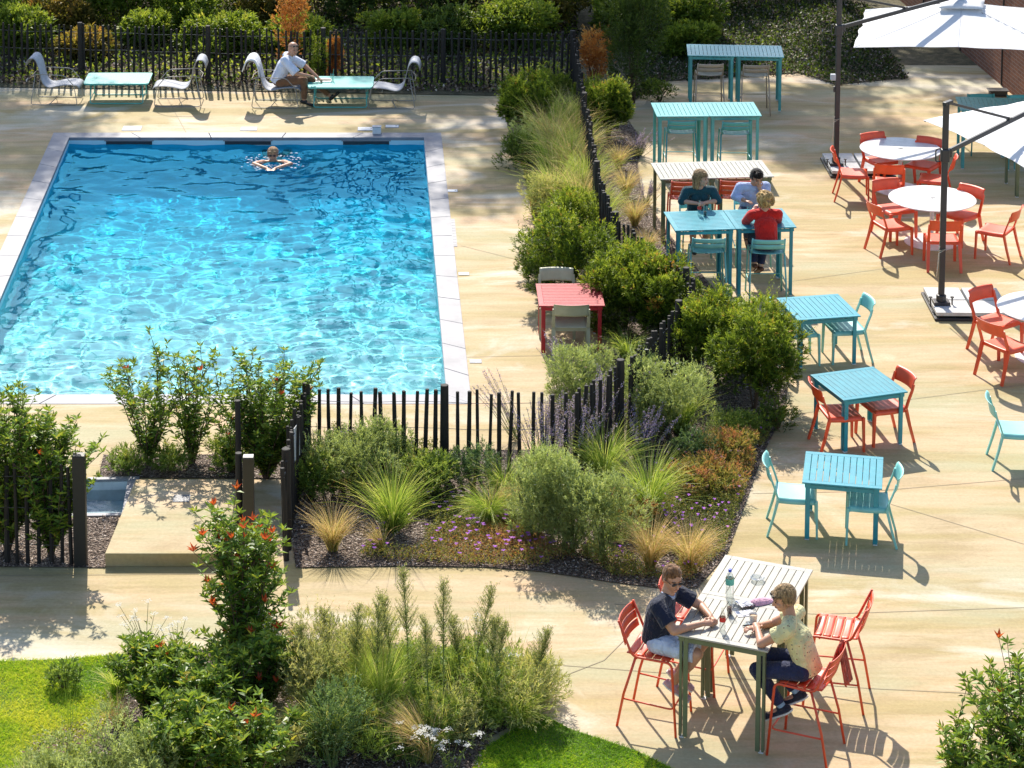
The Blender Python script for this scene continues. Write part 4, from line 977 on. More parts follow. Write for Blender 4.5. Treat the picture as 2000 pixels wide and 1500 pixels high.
def person(label, loc, facing, J, skin, clothes, hair, look, tilt=0.0, vox=.0075, bare_legs=False, shades=None, hands=None, female=False, sleeve=.45, cat='person'):
    rz = face(*facing); Ri = Matrix.Rotation(-rz, 3, 'Z'); look = Ri @ Vector(look)
    g = {k: Vector(v) for k, v in J.items()}
    sw = .92 if female else 1.0
    b = MB(); R = head_frame(g['head'], look, tilt); hk = 1.09; P = add_head(b, g['head'], R, hk)
    cap(b, g['neck'] - Vector((0, 0, .03)), g['head'] + R @ Vector((0, -.02, -.05)), .066 * sw, .060 * sw)
    cap(b, g['pelvis'], g['chest'], .105, .115 * sw, .72, (1, 0, 0)); cap(b, g['chest'], g['neck'] - Vector((0, 0, .07)), .12 * sw, .08, .62, (1, 0, 0))
    for s in 'LR':
        sh, el, wr = g['sh' + s], g['el' + s], g['wr' + s]
        cap(b, g['neck'] - Vector((0, 0, .05)), sh, .05, .05 * sw); cap(b, sh, el, .058 * sw, .045 * sw); cap(b, el, wr, .046 * sw, .028 * sw)
        hd = (hands or {}).get(s) or ((wr - el).normalized(), (0, 0, 1), .5)
        hand(b, wr, hd[0], hd[1], (-1 if s == 'R' else 1), hd[2], .95 * sw)
        hp, kn, an = g['hp' + s], g['kn' + s], g['an' + s]; toe = g['to' + s]
        cap(b, hp, kn, .088 * sw, .060); cap(b, kn, kn.lerp(an, .35), .058, .062); cap(b, kn.lerp(an, .3), an, .062, .036); cap(b, an, toe, .034, .028, .8)
    o = bake(b, 'person', skin, None, vox, 2)
    tag(o, label, cat); o.location = loc; o.rotation_euler.z = rz; o.scale = (1.07, 1.07, 1.0)
    # face details
    for s in (-1, 1):
        MB().ball(P(s * .030, .081, .012), [.011, .006, .0065], 10, 6, R).build('eye', M['eye'], o, smooth=True)
        MB().tube([P(s * .016, .088, .034), P(s * .034, .086, .039), P(s * .050, .074, .033)], .0035, n=6).build('eyebrow', hair['mat'], o)
    MB().tube([P(-.020, .086, -.050), P(0, .092, -.048), P(.020, .086, -.050)], .0042, n=6).build('mouth', M['lip'], o)
    if shades:
        up, fwd = shades; sb = MB()
        for s in (-1, 1):
            sb.ball(P(s * .032, .092 + fwd, .012 + up), [.027, .008, .018], 12, 8, R); sb.tube([P(s * .055, .080 + fwd, .016 + up), P(s * .078, .02 + fwd * .5, .014 + up * .8), P(s * .076, -.03, .008 + up * .7)], .004, n=6)
        sb.tube([P(-.02, .096 + fwd, .016 + up), P(.02, .096 + fwd, .016 + up)], .0035, n=6)
        bake(sb, 'sunglasses', M['black'], o, .004, 0)
    # clothes
    for c in clothes:
        kind = c['kind']; cb = MB(); m = c['mat']; e = c.get('ease', .014)
        if kind == 'suit':
            cap(cb, g['pelvis'], g['chest'], .14, .15, .72, (1, 0, 0)); bake(cb, 'swimsuit', m, o, vox, 2)
        elif kind == 'top':
            cap(cb, g['pelvis'] + (g['chest'] - g['pelvis']) * c.get('hem', -.15), g['chest'], .150 * sw + e, .165 * sw + e, .76, (1, 0, 0), e0=False)
            cap(cb, g['chest'], g['neck'] - Vector((0, 0, .06)), .172 * sw + e, .095 + e, .66, (1, 0, 0))
            if female:
                for s in (-1, 1): cb.ball(g['chest'] + Vector((s * .065, .085, .03)), .068, 12, 8)
            else: cap(cb, g['chest'] + Vector((-.08, .03, .05)), g['chest'] + Vector((.08, .03, .05)), .09, .09)
            for s in 'LR':
                sh, el, wr = g['sh' + s], g['el' + s], g['wr' + s]; q = c.get('sleeve', .5)
                cap(cb, g['neck'] - Vector((0, 0, .045)), sh, .068, .072 * sw + e * .5)
                if q <= 1: cap(cb, sh, sh.lerp(el, q), .074 * sw + e * .5, .064 * sw + e * 1.8, e1=False)
                else: cap(cb, sh, el, .072 * sw + e * .6, .056 + e * .6); cap(cb, el, el.lerp(wr, q - 1), .056 + e * .6, .044 + e, e1=False)
            ob = bake(cb, c.get('name', 'shirt'), m, o, vox, 3)
            if c.get('collar'):
                n0 = g['neck'] + Vector((0, .01, -.012)); cl = []
                for k in range(13): a = math.radians(-150 + k * 25 + 90); cl.append(n0 + Vector((.066 * math.cos(a), .062 * math.sin(a) + .0, .012 - .035 * max(0, math.sin(a)))))
                MB().tube(cl, .013, n=6, side=(0, 0, 1), w=.034, d=.008).build('collar', c['collar'], ob, smooth=True)
        elif kind in ('trousers', 'shorts', 'skirt'):
            cap(cb, g['pelvis'] + Vector((0, .02, .05)), g['pelvis'] + Vector((0, .02, -.02)), .150 * sw, .16, .72, (1, 0, 0))
            for s in 'LR':
                hp, kn, an = g['hp' + s], g['kn' + s], g['an' + s]
                cap(cb, g['pelvis'] + (hp - g['pelvis']) * .9, hp, .10, .098); 
                if kind == 'trousers': cap(cb, hp, kn, .100, .074); cap(cb, kn, an + (kn - an) * .12, .074, .054, e1=False)
                else: cap(cb, hp, hp.lerp(kn, .95 if kind == 'shorts' else .75), .102, .092, e1=False)
            if kind == 'skirt': cap(cb, (g['hpL'] + g['hpR']) / 2, (g['knL'] + g['knR']) / 2 * .8 + (g['hpL'] + g['hpR']) / 2 * .2, .15, .13, .55, (1, 0, 0))
            bake(cb, kind, m, o, vox, 3)
        elif kind == 'shoes':
            for s in 'LR':
                an, to = g['an' + s], g['to' + s]; d = (to - an).normalized(); dn = Vector((0, 0, -1)); dn = (dn - d * dn.dot(d)).normalized(); sb = MB()
                heel = an - d * .035 + dn * .03; cap(sb, heel, to + d * .03 + dn * .005, .042, .036, .85); cap(sb, an + dn * .0, an + d * .05 + dn * .01, .044, .036)
                sh_ = bake(sb, 'shoe', m, o, .006, 2)
                if c.get('sole'):
                    MB().tube([heel + dn * .030 - d * .035, heel + dn * .033 + d * .03, to + dn * .033, to + d * .062 + dn * .026], 0, side=tuple(d.cross(dn)), w=[.05, .07, .078, .05], d=.018).build('sole', c['sole'], sh_, bevel=.006)
        elif kind == 'socks':
            for s in 'LR': q = MB(); cap(q, g['an' + s] + (g['kn' + s] - g['an' + s]).normalized() * .12, g['an' + s], .042, .040); bake(q, 'sock', m, o, .008, 1)
    # hair
    _ball = MB.ball
    hb = MB(); hb.ball = (lambda c, r, n=12, m=8, rot=None: _ball(hb, c, [x * hk for x in r] if isinstance(r, (list, tuple)) else r * hk, n, m, rot)); rr = random.Random(hash(label) % 999 if False else len(label))
    st = hair['style']
    if st in ('short', 'crop'):
        t = .010 if st == 'short' else .004
        hb.ball(P(0, -.020, .042), [.078 + t, .092 + t, .084 + t], 18, 12, R)
        for s in (-1, 1): hb.ball(P(s * .060, -.035, .0), [.018 + t, .040, .045], 10, 8, R)
        hb.ball(P(0, -.068, -.01), [.052, .032 + t, .058], 12, 8, R)
        if st == 'short':
            for k in range(14): a = rr.uniform(-1, 1); hb.ball(P(a * .05, rr.uniform(-.06, .05), .105 + rr.uniform(0, .012)), [.02, .025, .014], 8, 6, R)
    elif st == 'bob':
        hb.ball(P(0, -.022, .044), [.092, .104, .092], 18, 12, R)
        for s in (-1, 1): cap(hb, P(s * .078, -.02, .03), P(s * .083, -.008, -.125), .032, .024); cap(hb, P(s * .055, -.07, .02), P(s * .058, -.06, -.13), .045, .032)
        cap(hb, P(0, -.085, .02), P(0, -.08, -.13), .05, .04)
        cap(hb, P(.02, .055, .098), P(-.066, .05, .04), .018, .016)
        cap(hb, P(.02, .055, .098), P(.072, .04, .04), .018, .016)
    elif st == 'curly':
        for k in range(150):
            th = rr.uniform(0, 6.28); ph = rr.uniform(-.75, 1.57); x, y, z = math.cos(ph) * math.cos(th), math.cos(ph) * math.sin(th), math.sin(ph)
            if y > .35 and z < .45: continue
            hb.ball(P(x * .100, y * .110 - .02, z * .112 + .012), rr.uniform(.018, .030), 8, 6)
    elif st == 'pixie':
        hb.ball(P(0, -.022, .044), [.088, .102, .090], 18, 12, R)
        for s in (-1, 1): hb.ball(P(s * .062, -.03, .0), [.026, .05, .05], 10, 8, R)
        cap(hb, P(0, -.07, .0), P(0, -.06, -.055), .052, .034); cap(hb, P(-.04, .07, .07), P(.05, .065, .066), .018, .018)
    # keep the face clear: cut hair in front of and below the hairline
    if st != 'none':
        ho = bake(hb, 'hair', hair['mat'], o, .006 if st != 'curly' else .007, 1)
        me = ho.data; Rt = R.transposed(); hc = g['head']; n = len(me.vertices); co = np.empty(n * 3, dtype=np.float32); me.vertices.foreach_get('co', co); co = co.reshape(-1, 3)
        l = (co - np.array(hc)) @ np.array(R)      # head-space coordinates
        hz = {'short': .055, 'crop': .058, 'bob': .045, 'curly': .055, 'pixie': .048}[st]; yf = {'bob': .038, 'curly': .05}.get(st, .032)
        m_ = (l[:, 1] > yf) & (l[:, 2] < hz)
        push = np.where(m_, .07, 0); l[:, 1] -= push * np.clip((l[:, 1] - yf) / .03, 0, 1)
        co = l @ np.array(R).T + np.array(hc); me.vertices.foreach_set('co', co.astype(np.float32).ravel()); me.update()
        if st != 'crop':                                     # loose strands over the hair mass
            rg = np.random.default_rng(7); k = rg.integers(0, n, 520); dv = co[k] - np.array(hc); dv /= np.linalg.norm(dv, axis=1, keepdims=True); dn = np.array([0, 0, -1.0]) + rg.normal(0, .45, dv.shape); dn -= dv * (dn * dv).sum(1, keepdims=True) * .8; dn /= np.linalg.norm(dn, axis=1, keepdims=True)
            sd = np.cross(dn, dv) * .0022; p0 = co[k] - dv * .002; p1 = p0 + dn * rg.uniform(.02, .045, (520, 1)) + dv * .007; hs_ = MB()
            for a_, b_, s_ in zip(p0, p1, sd): hs_.add([a_ - s_, a_ + s_, b_ + s_ * .3, b_ - s_ * .3], [(0, 1, 2, 3)])
            so = hs_.build('hair_strands', hair['mat'], ho); so['kind'] = 'stuff'
    return o
def mat_dots(nt, col):
    v = N(nt, 'ShaderNodeTexVoronoi', Scale=26.0); tc = nt.nodes.new('ShaderNodeTexCoord'); nt.links.new(tc.outputs['Object'], v.inputs['Vector'])
    f = ramp(nt, v.outputs['Distance'], [(.16, (1, 1, 1)), (.19, (0, 0, 0))])
    return mixc(nt, f, col, ramp(nt, v.outputs['Color'], [(.3, (.30, .08, .05)), (.6, (.08, .09, .14)), (.8, (.45, .25, .05))]))
M['hair_br'] = cloth('short_brown_hair', (.20, .10, .045), .3, .5); M['hair_dk'] = cloth('black_hair', (.02, .015, .012), .3, .45); M['hair_bl'] = cloth('blond_hair', (.50, .33, .13), .45, .5)
M['hair_mix'] = cloth('light_brown_hair', (.30, .20, .10), .45, .5); M['hair_gr'] = cloth('grey_stubble', (.35, .30, .26), .3, .6); M['hair_hl'] = cloth('streaked_brown_hair', (.30, .20, .10), .6, .5)
M['navy'] = cloth('navy_pique', (.010, .014, .035)); M['navycol'] = cloth('pale_blue_collar', (.35, .42, .60)); M['shorts'] = cloth('pale_blue_shorts', (.55, .62, .78)); M['pinkshoe'] = cloth('pink_canvas_shoe', (.55, .33, .36))
M['yellow'] = cloth('pale_yellow_print', (.72, .66, .34), .15, .8, pattern=mat_dots); M['denim'] = cloth('dark_denim', (.022, .028, .075), .3); M['blueshoe'] = cloth('dark_canvas_shoe', (.02, .025, .045)); M['sock'] = cloth('pale_blue_sock', (.30, .45, .60))
M['petrol'] = cloth('petrol_blouse', (.012, .065, .085)); M['skyshirt'] = cloth('sky_blue_shirt', (.48, .56, .80)); M['cardigan'] = cloth('red_knit', (.62, .018, .012)); M['whiteshirt'] = cloth('white_shirt', (.72, .76, .88), .05); M['brown'] = cloth('brown_trousers', (.20, .10, .05)); M['sole'] = paint('white_sole', (.75, .74, .7), .6)
M['leather'] = paint('brown_leather', (.14, .045, .02), .35); M['blackleather'] = paint('black_leather', (.012, .012, .013), .3); M['swimsuit'] = cloth('coral_swimsuit', (.70, .08, .06)); M['cap'] = cloth('sandy_hair', (.42, .26, .14), .3, .5)

sitS = dict(pelvis=(0, -.02, .88), chest=(0, .08, 1.14), neck=(0, .17, 1.335), head=(0, .23, 1.475), shR=(.185, .14, 1.275), shL=(-.185, .14, 1.275),
            hpR=(.095, .02, .855), hpL=(-.095, .02, .855), knR=(.13, .42, .84), knL=(-.13, .42, .84), anR=(.09, .18, .46), anL=(-.09, .16, .48), toR=(.09, .31, .36), toL=(-.09, .29, .37))
def J(**k): d = dict(sitS); d.update(k); return d
f1 = (gx.x, gx.y)
person('man in navy polo shirt, pale shorts and dark sunglasses leaning on the near grey table', gp(1284, 1262, .77), f1,
       J(elR=(.28, .24, 1.12), wrR=(.085, .45, 1.14), elL=(-.27, .34, 1.13), wrL=(-.07, .49, 1.145), chest=(0, .03, 1.15), neck=(0, .09, 1.355), shR=(.195, .06, 1.29), shL=(-.195, .07, 1.29), head=(.0, .14, 1.505)), M['skin'],
       [dict(kind='shorts', mat=M['shorts']), dict(kind='top', mat=M['navy'], name='polo_shirt', sleeve=.72, collar=M['navycol']), dict(kind='shoes', mat=M['pinkshoe'], sole=M['sole'])],
       dict(style='crop', mat=M['hair_br']), (.36, -.90, -.25), shades=(0, 0), hands={'R': ((-.55, .8, 0), (.5, .3, .8), .9), 'L': ((.65, .7, 0), (-.4, .3, .8), .9)}, vox=.0065)
person('woman in a pale yellow patterned top, seen from behind at the near grey table', gp(1574, 1318, .77), (-gx.x, -gx.y),
       J(elL=(-.21, .37, 1.12), wrL=(-.0, .46, 1.155), elR=(.22, .37, 1.12), wrR=(.05, .50, 1.14), knL=(-.11, .43, .79), knR=(.10, .42, .85), anL=(-.09, .19, .44), anR=(.05, .08, .53), toL=(-.10, .32, .34), toR=(.0, .20, .45), neck=(0, .16, 1.36), shR=(.185, .13, 1.30), shL=(-.185, .13, 1.30), head=(0, .22, 1.51)), M['skin'],
       [dict(kind='trousers', mat=M['denim'], name='jeans'), dict(kind='top', mat=M['yellow'], name='blouse', sleeve=.5, hem=-.25), dict(kind='socks', mat=M['sock']), dict(kind='shoes', mat=M['blueshoe'], sole=M['sole'])],
       dict(style='pixie', mat=M['hair_hl']), (-.92, -.18, -.28), female=True, shades=(.055, -.005), vox=.0065)
person('woman with a brown bob in a petrol teal blouse at the blue bar tables', gp(1362, 428, .77), (.05, -1),
       J(elR=(.26, .20, 1.13), wrR=(.06, .34, 1.14), elL=(-.26, .20, 1.13), wrL=(-.05, .35, 1.15), head=(-.02, .20, 1.49), neck=(0, .15, 1.34)), M['skin2'],
       [dict(kind='skirt', mat=M['petrol']), dict(kind='top', mat=M['petrol'], name='blouse', sleeve=1.05), dict(kind='shoes', mat=M['blackleather'])],
       dict(style='bob', mat=M['hair_mix']), (.80, -.58, -.08), female=True, hands={'R': ((-.8, .6, .1), (0, .4, .8), .8), 'L': ((.8, .6, .1), (0, .4, .8), .8)})
person('dark-haired man in a light blue shirt resting his chin on his hand', gp(1466, 420, .77), (.08, -1),
       J(elR=(.27, .16, 1.13), wrR=(.16, .36, 1.13), elL=(-.16, .30, 1.12), wrL=(-.055, .30, 1.30), head=(-.03, .24, 1.45), neck=(-.01, .17, 1.33)), M['skin'],
       [dict(kind='trousers', mat=M['denim']), dict(kind='top', mat=M['skyshirt'], sleeve=1.75, collar=M['skyshirt']), dict(kind='shoes', mat=M['leather'])],
       dict(style='short', mat=M['hair_dk']), (.25, -.85, -.45), hands={'L': ((.1, .0, 1), (0, 1, .1), .9), 'R': ((-.5, .8, 0), (0, 0, 1), .3)})
person('woman with curly blond hair in a red cardigan, her back to the camera', gp(1497, 488, .77), (-.08, 1),
       J(elR=(.22, .30, 1.12), wrR=(.03, .36, 1.20), elL=(-.24, .28, 1.12), wrL=(-.12, .36, 1.27), head=(0, .19, 1.475), knL=(-.12, .40, .84), anL=(-.10, .32, .42), toL=(-.10, .44, .32), knR=(.08, .42, .86), anR=(-.02, .30, .38), toR=(-.04, .42, .28)), M['skin2'],
       [dict(kind='trousers', mat=M['denim'], name='jeans'), dict(kind='top', mat=M['cardigan'], name='cardigan', sleeve=1.7, hem=-.1), dict(kind='shoes', mat=M['leather'])],
       dict(style='curly', mat=M['hair_bl']), (-.45, .85, -.1), female=True)
person('balding man in a white shirt sitting at the laptop by the back fence', gp(540, 204), (1, -.03),
       dict(pelvis=(0, .02, .50), chest=(0, .15, .79), neck=(0, .23, .985), head=(0, .32, 1.105), shR=(.185, .17, .935), shL=(-.185, .18, .935), elR=(.26, .40, .69), wrR=(.15, .62, .62), elL=(-.24, .50, .72), wrL=(-.06, .76, .53),
            hpR=(.1, .08, .47), hpL=(-.1, .08, .47), knR=(.14, .52, .53), knL=(-.14, .58, .50), anR=(.12, .52, .11), anL=(-.12, 1.0, .13), toR=(.12, .66, .04), toL=(-.12, 1.10, .20)), M['skin'],
       [dict(kind='trousers', mat=M['brown']), dict(kind='top', mat=M['whiteshirt'], sleeve=.95, collar=M['whiteshirt']), dict(kind='shoes', mat=M['blackleather'])],
       dict(style='crop', mat=M['skin']), (.50, -.85, -.12), shades=(.075, -.02), vox=.0085)
sw_ = U(533, 303, 0); 
swp = person('swimmer doing breaststroke towards the camera in the pool', (sw_.x, sw_.y, 0), (0, -1),
       dict(pelvis=(0, -.62, -.36), chest=(0, -.30, -.24), neck=(0, -.08, -.12), head=(0, .02, .015), shR=(.18, -.06, -.16), shL=(-.18, -.06, -.16), elR=(.31, .18, -.115), wrR=(.06, .46, -.11), elL=(-.31, .18, -.115), wrL=(-.06, .46, -.11),
            hpR=(.1, -.66, -.38), hpL=(-.1, -.66, -.38), knR=(.2, -.98, -.50), knL=(-.2, -.98, -.50), anR=(.16, -1.36, -.46), anL=(-.16, -1.36, -.46), toR=(.18, -1.48, -.48), toL=(-.18, -1.48, -.48)), M['skin'],
       [dict(kind='suit', mat=M['swimsuit'])], dict(style='pixie', mat=M['cap']), (0, -1, -.05), shades=(0, 0), hands={'R': ((-.2, 1, .1), (0, 0, 1), .1), 'L': ((.2, 1, .1), (0, 0, 1), .1)}, vox=.0085)
M['foam'] = paint('foam', (.85, .88, .9), .5)
fm = MB(); rr = random.Random(3)
for k in range(150):
    a = rr.uniform(0, 6.28); r = abs(rr.gauss(.30, .09)) * (1 + .25 * abs(math.cos(a)));
    if rr.random() < .3: a = -math.pi / 2 + rr.gauss(0, .5); r = rr.uniform(.3, .7)
    s = rr.uniform(.004, .016); fm.ball((sw_.x + r * math.cos(a), sw_.y + r * math.sin(a) * .9, WL + .012 + rr.uniform(0, .02)), [s * rr.uniform(1, 2.6), s, s * .5], 6, 4)
fm.build('splash_foam', M['foam'], smooth=True, kind='stuff')
# ---------------------------------------------------------------- vegetation
G = np.random.default_rng(21)
def nrm(a): return a / np.maximum(np.linalg.norm(a, axis=-1, keepdims=True), 1e-9)
def link_np(name, V, F, mat, parent=None, tone=None, kind=None, smooth=False):
    me = bpy.data.meshes.new(name); nv, nf, k = len(V), len(F), F.shape[1]
    me.vertices.add(nv); me.vertices.foreach_set('co', V.astype(np.float32).ravel())
    me.loops.add(nf * k); me.loops.foreach_set('vertex_index', F.astype(np.int32).ravel())
    me.polygons.add(nf); me.polygons.foreach_set('loop_start', np.arange(0, nf * k, k, dtype=np.int32)); me.polygons.foreach_set('loop_total', np.full(nf, k, dtype=np.int32))
    me.update(calc_edges=True)
    if tone is not None:
        a = me.attributes.new('tone', 'FLOAT', 'POINT'); a.data.foreach_set('value', tone.astype(np.float32))
    me.materials.append(mat); o = bpy.data.objects.new(name, me); COL.objects.link(o)
    if parent is not None: o.parent = parent
    if kind: o['kind'] = kind
    return o
def leaves(P, D, L, W, tone, fold=.25, bend=.15, jit=.6):
    """one small pointed leaf per point: position, direction, length, width -> arrays"""
    n = len(P); D = nrm(D + G.normal(0, .12, (n, 3))); up = nrm(np.array([0, 0, 1.0]) + G.normal(0, jit, (n, 3)))
    S = nrm(np.cross(D, up)); Nn = np.cross(S, D); L = np.broadcast_to(L, n)[:, None]; W = np.broadcast_to(W, n)[:, None]
    a = P; b = P + D * L * .45 + S * W * .5 + Nn * W * fold; c = P + D * L - Nn * L * bend; d = P + D * L * .45 - S * W * .5 + Nn * W * fold
    V = np.stack([a, b, c, d], 1).reshape(-1, 3); F = np.arange(4 * n).reshape(n, 4)
    return V, F, np.repeat(tone, 4)
def blades(P, D, L, W, tone, droop=.8, seg=4):
    """curved tapering grass blades"""
    n = len(P); D = nrm(D); H_ = D.copy(); H_[:, 2] = 0; H_ = nrm(H_ + 1e-4)
    S = nrm(np.cross(D, np.array([0, 0, 1.0])) + G.normal(0, .5, (n, 3))); L = np.broadcast_to(L, n)[:, None]; W = np.broadcast_to(W, n)[:, None]; dr = np.broadcast_to(droop, n)[:, None]
    V = []
    for i in range(seg + 1):
        t = i / seg; c = P + D * L * t + H_ * L * dr * .45 * t ** 2.2 - np.array([0, 0, 1.0]) * L * dr * .42 * t ** 2.6
        w = W * (1 - t ** 1.6) * .5 + .0006; V += [c - S * w, c + S * w]
    V = np.stack(V, 1); base = np.arange(n)[:, None] * (2 * (seg + 1))
    F = np.concatenate([base + np.array([[2 * i, 2 * i + 1, 2 * i + 3, 2 * i + 2]]) for i in range(seg)], 0)
    grad = np.repeat(np.linspace(-.28, .28, seg + 1), 2)[None, :]      # greener at the base, drier at the tip
    return V.reshape(-1, 3), F, np.clip(np.broadcast_to(tone, n)[:, None] + grad, 0, 1).ravel()
def join(parts):
    V, F, T = [], [], []; o = 0
    for v, f, t in parts: V.append(v); F.append(f + o); T.append(t); o += len(v)
    return np.concatenate(V), np.concatenate(F), np.concatenate(T)
def lobed(n, r, h, lobes=7, low=.0, shell=.35):
    """points spread through an irregular crown standing on z=0"""
    q = .55 + .015 * max(0, lobes - 8); c = np.stack([G.uniform(-q, q, lobes) * r, G.uniform(-q, q, lobes) * r, G.uniform(.30 + low, .78 + .006 * lobes, lobes) * h], 1); s = G.uniform(.30, .58, lobes) * (8 / max(8, lobes)) ** .45
    c[:, 2] = np.minimum(c[:, 2], h * (1.02 - .45 * (np.hypot(c[:, 0], c[:, 1]) / r) ** 1.5))
    k = G.integers(0, lobes, n); d = nrm(G.normal(0, 1, (n, 3))); rad = 1 - shell * G.random(n) ** 1.6
    P = c[k] + d * (s[k] * rad)[:, None] * np.array([r, r, h * .52]) * 1.25
    ok = P[:, 2] > .02
    return P[ok], d[ok], rad[ok]
FG = {
 'yew': foliage('yew_foliage', [(0, (.006, .015, .004)), (.4, (.034, .065, .009)), (.7, (.12, .175, .017)), (.95, (.27, .32, .035)), (1, (.35, .17, .05))], .40, .2, .5),
 'dark': foliage('dark_evergreen_foliage', [(0, (.010, .022, .006)), (.6, (.05, .08, .016)), (1, (.14, .20, .03))], .4, .25, .5),
 'photinia': foliage('glossy_shrub_leaves', [(0, (.025, .06, .012)), (.5, (.07, .14, .02)), (.85, (.16, .23, .03)), (.92, (.24, .26, .04)), (.955, (.34, .06, .02)), (1, (.40, .05, .02))], .38, .35, .42),
 'grey': foliage('grey_green_foliage', [(0, (.05, .07, .035)), (.4, (.14, .18, .07)), (.8, (.26, .32, .13)), (1, (.38, .42, .22))], .42, .2, .6),
 'grass': foliage('green_grass_blades', [(0, (.05, .09, .015)), (.5, (.13, .20, .03)), (.85, (.27, .32, .06)), (1, (.45, .36, .14))], .45, .3, .45, 2.1, (1, .97, .45)),
 'tan': foliage('straw_grass_blades', [(0, (.14, .19, .03)), (.3, (.34, .32, .08)), (.65, (.50, .37, .17)), (1, (.58, .38, .22))], .45, .3, .5, 1.5, (1.0, .92, .62)),
 'lav': foliage('lavender_florets', [(0, (.10, .11, .08)), (.35, (.22, .17, .38)), (.8, (.34, .26, .60)), (1, (.45, .38, .68))], .35, .2, .6),
 'herb': foliage('fresh_herb_leaves', [(0, (.03, .06, .012)), (.5, (.10, .16, .03)), (.9, (.22, .28, .06)), (1, (.38, .30, .10))], .4, .25, .5),
 'seed': foliage('weed_seed_heads', [(0, (.10, .14, .05)), (.5, (.22, .25, .10)), (1, (.40, .36, .18))], .45, .2, .6),
 'teal': foliage('blue_green_foliage', [(0, (.025, .05, .022)), (.6, (.08, .14, .055)), (1, (.18, .26, .11))], .35, .25, .5),
 'rust': foliage('rust_brown_foliage', [(0, (.10, .04, .015)), (.5, (.36, .13, .035)), (1, (.60, .26, .08))], .35, .15, .6),
 'ground': foliage('ground_cover_leaves', [(0, (.03, .035, .01)), (.3, (.10, .13, .03)), (.55, (.20, .19, .05)), (.75, (.27, .15, .06)), (1, (.32, .10, .07))], .35, .2, .6),
 'bright': foliage('bright_bramble_leaves', [(0, (.03, .06, .01)), (.4, (.10, .16, .02)), (.8, (.24, .32, .04)), (1, (.38, .36, .08))], .5, .3, .5, 1.25),
 'autumn': foliage('turning_bramble_leaves', [(0, (.04, .05, .01)), (.5, (.16, .14, .03)), (.8, (.32, .20, .05)), (1, (.42, .16, .06))], .5, .25, .5, 1.3),
 'chips': foliage('bark_chips', [(0, (.025, .016, .012)), (.6, (.13, .09, .065)), (.9, (.30, .24, .20)), (1, (.46, .40, .36))], .0, .2, .8),
 'turf': foliage('lawn_blades', [(0, (.05, .12, .006)), (.5, (.11, .25, .010)), (.85, (.30, .40, .02)), (1, (.46, .44, .06))], .5, .25, .5),
 'tree': foliage('tree_leaves', [(0, (.03, .06, .01)), (1, (.10, .16, .03))], .3, .2, .5)}
M['purple'] = foliage('purple_petals', [(0, (.18, .05, .45)), (.6, (.36, .12, .62)), (1, (.60, .25, .60))], .4, .1, .6)
M['petal'] = foliage('white_petals', [(0, (.7, .7, .68)), (1, (.85, .85, .82))], .3, .1, .6)
M['plum'] = foliage('plum_flower_heads', [(0, (.06, .01, .03)), (1, (.18, .03, .10))], .2, .1, .6)
M['bark'] = paint('twig_bark', (.10, .065, .04), .85); M['greenstem'] = paint('green_stems', (.12, .16, .05), .7); M['trunk'] = paint('tree_bark', (.12, .09, .065), .9, bs=.4)
def plant(name, label, cat, base, group=None, rz=None):
    return thing(name, label, cat, (base[0], base[1], 0.01), G.uniform(0, 6.28) if rz is None else rz, group)
def flowers(n, P, s, mat, parent, name='flowers'):
    """little flat rosettes of five petals facing up"""
    parts = []
    for k in range(5):
        a = k * 1.2566 + G.uniform(0, 6, 1); d = np.stack([np.cos(a + np.zeros(n)), np.sin(a + np.zeros(n)), np.full(n, .25)], 1)
        parts.append(leaves(P, d, s, s * .8, G.random(n), .1, .1, .15))
    V, F, T = join(parts); return link_np(name, V, F, mat, parent, T)
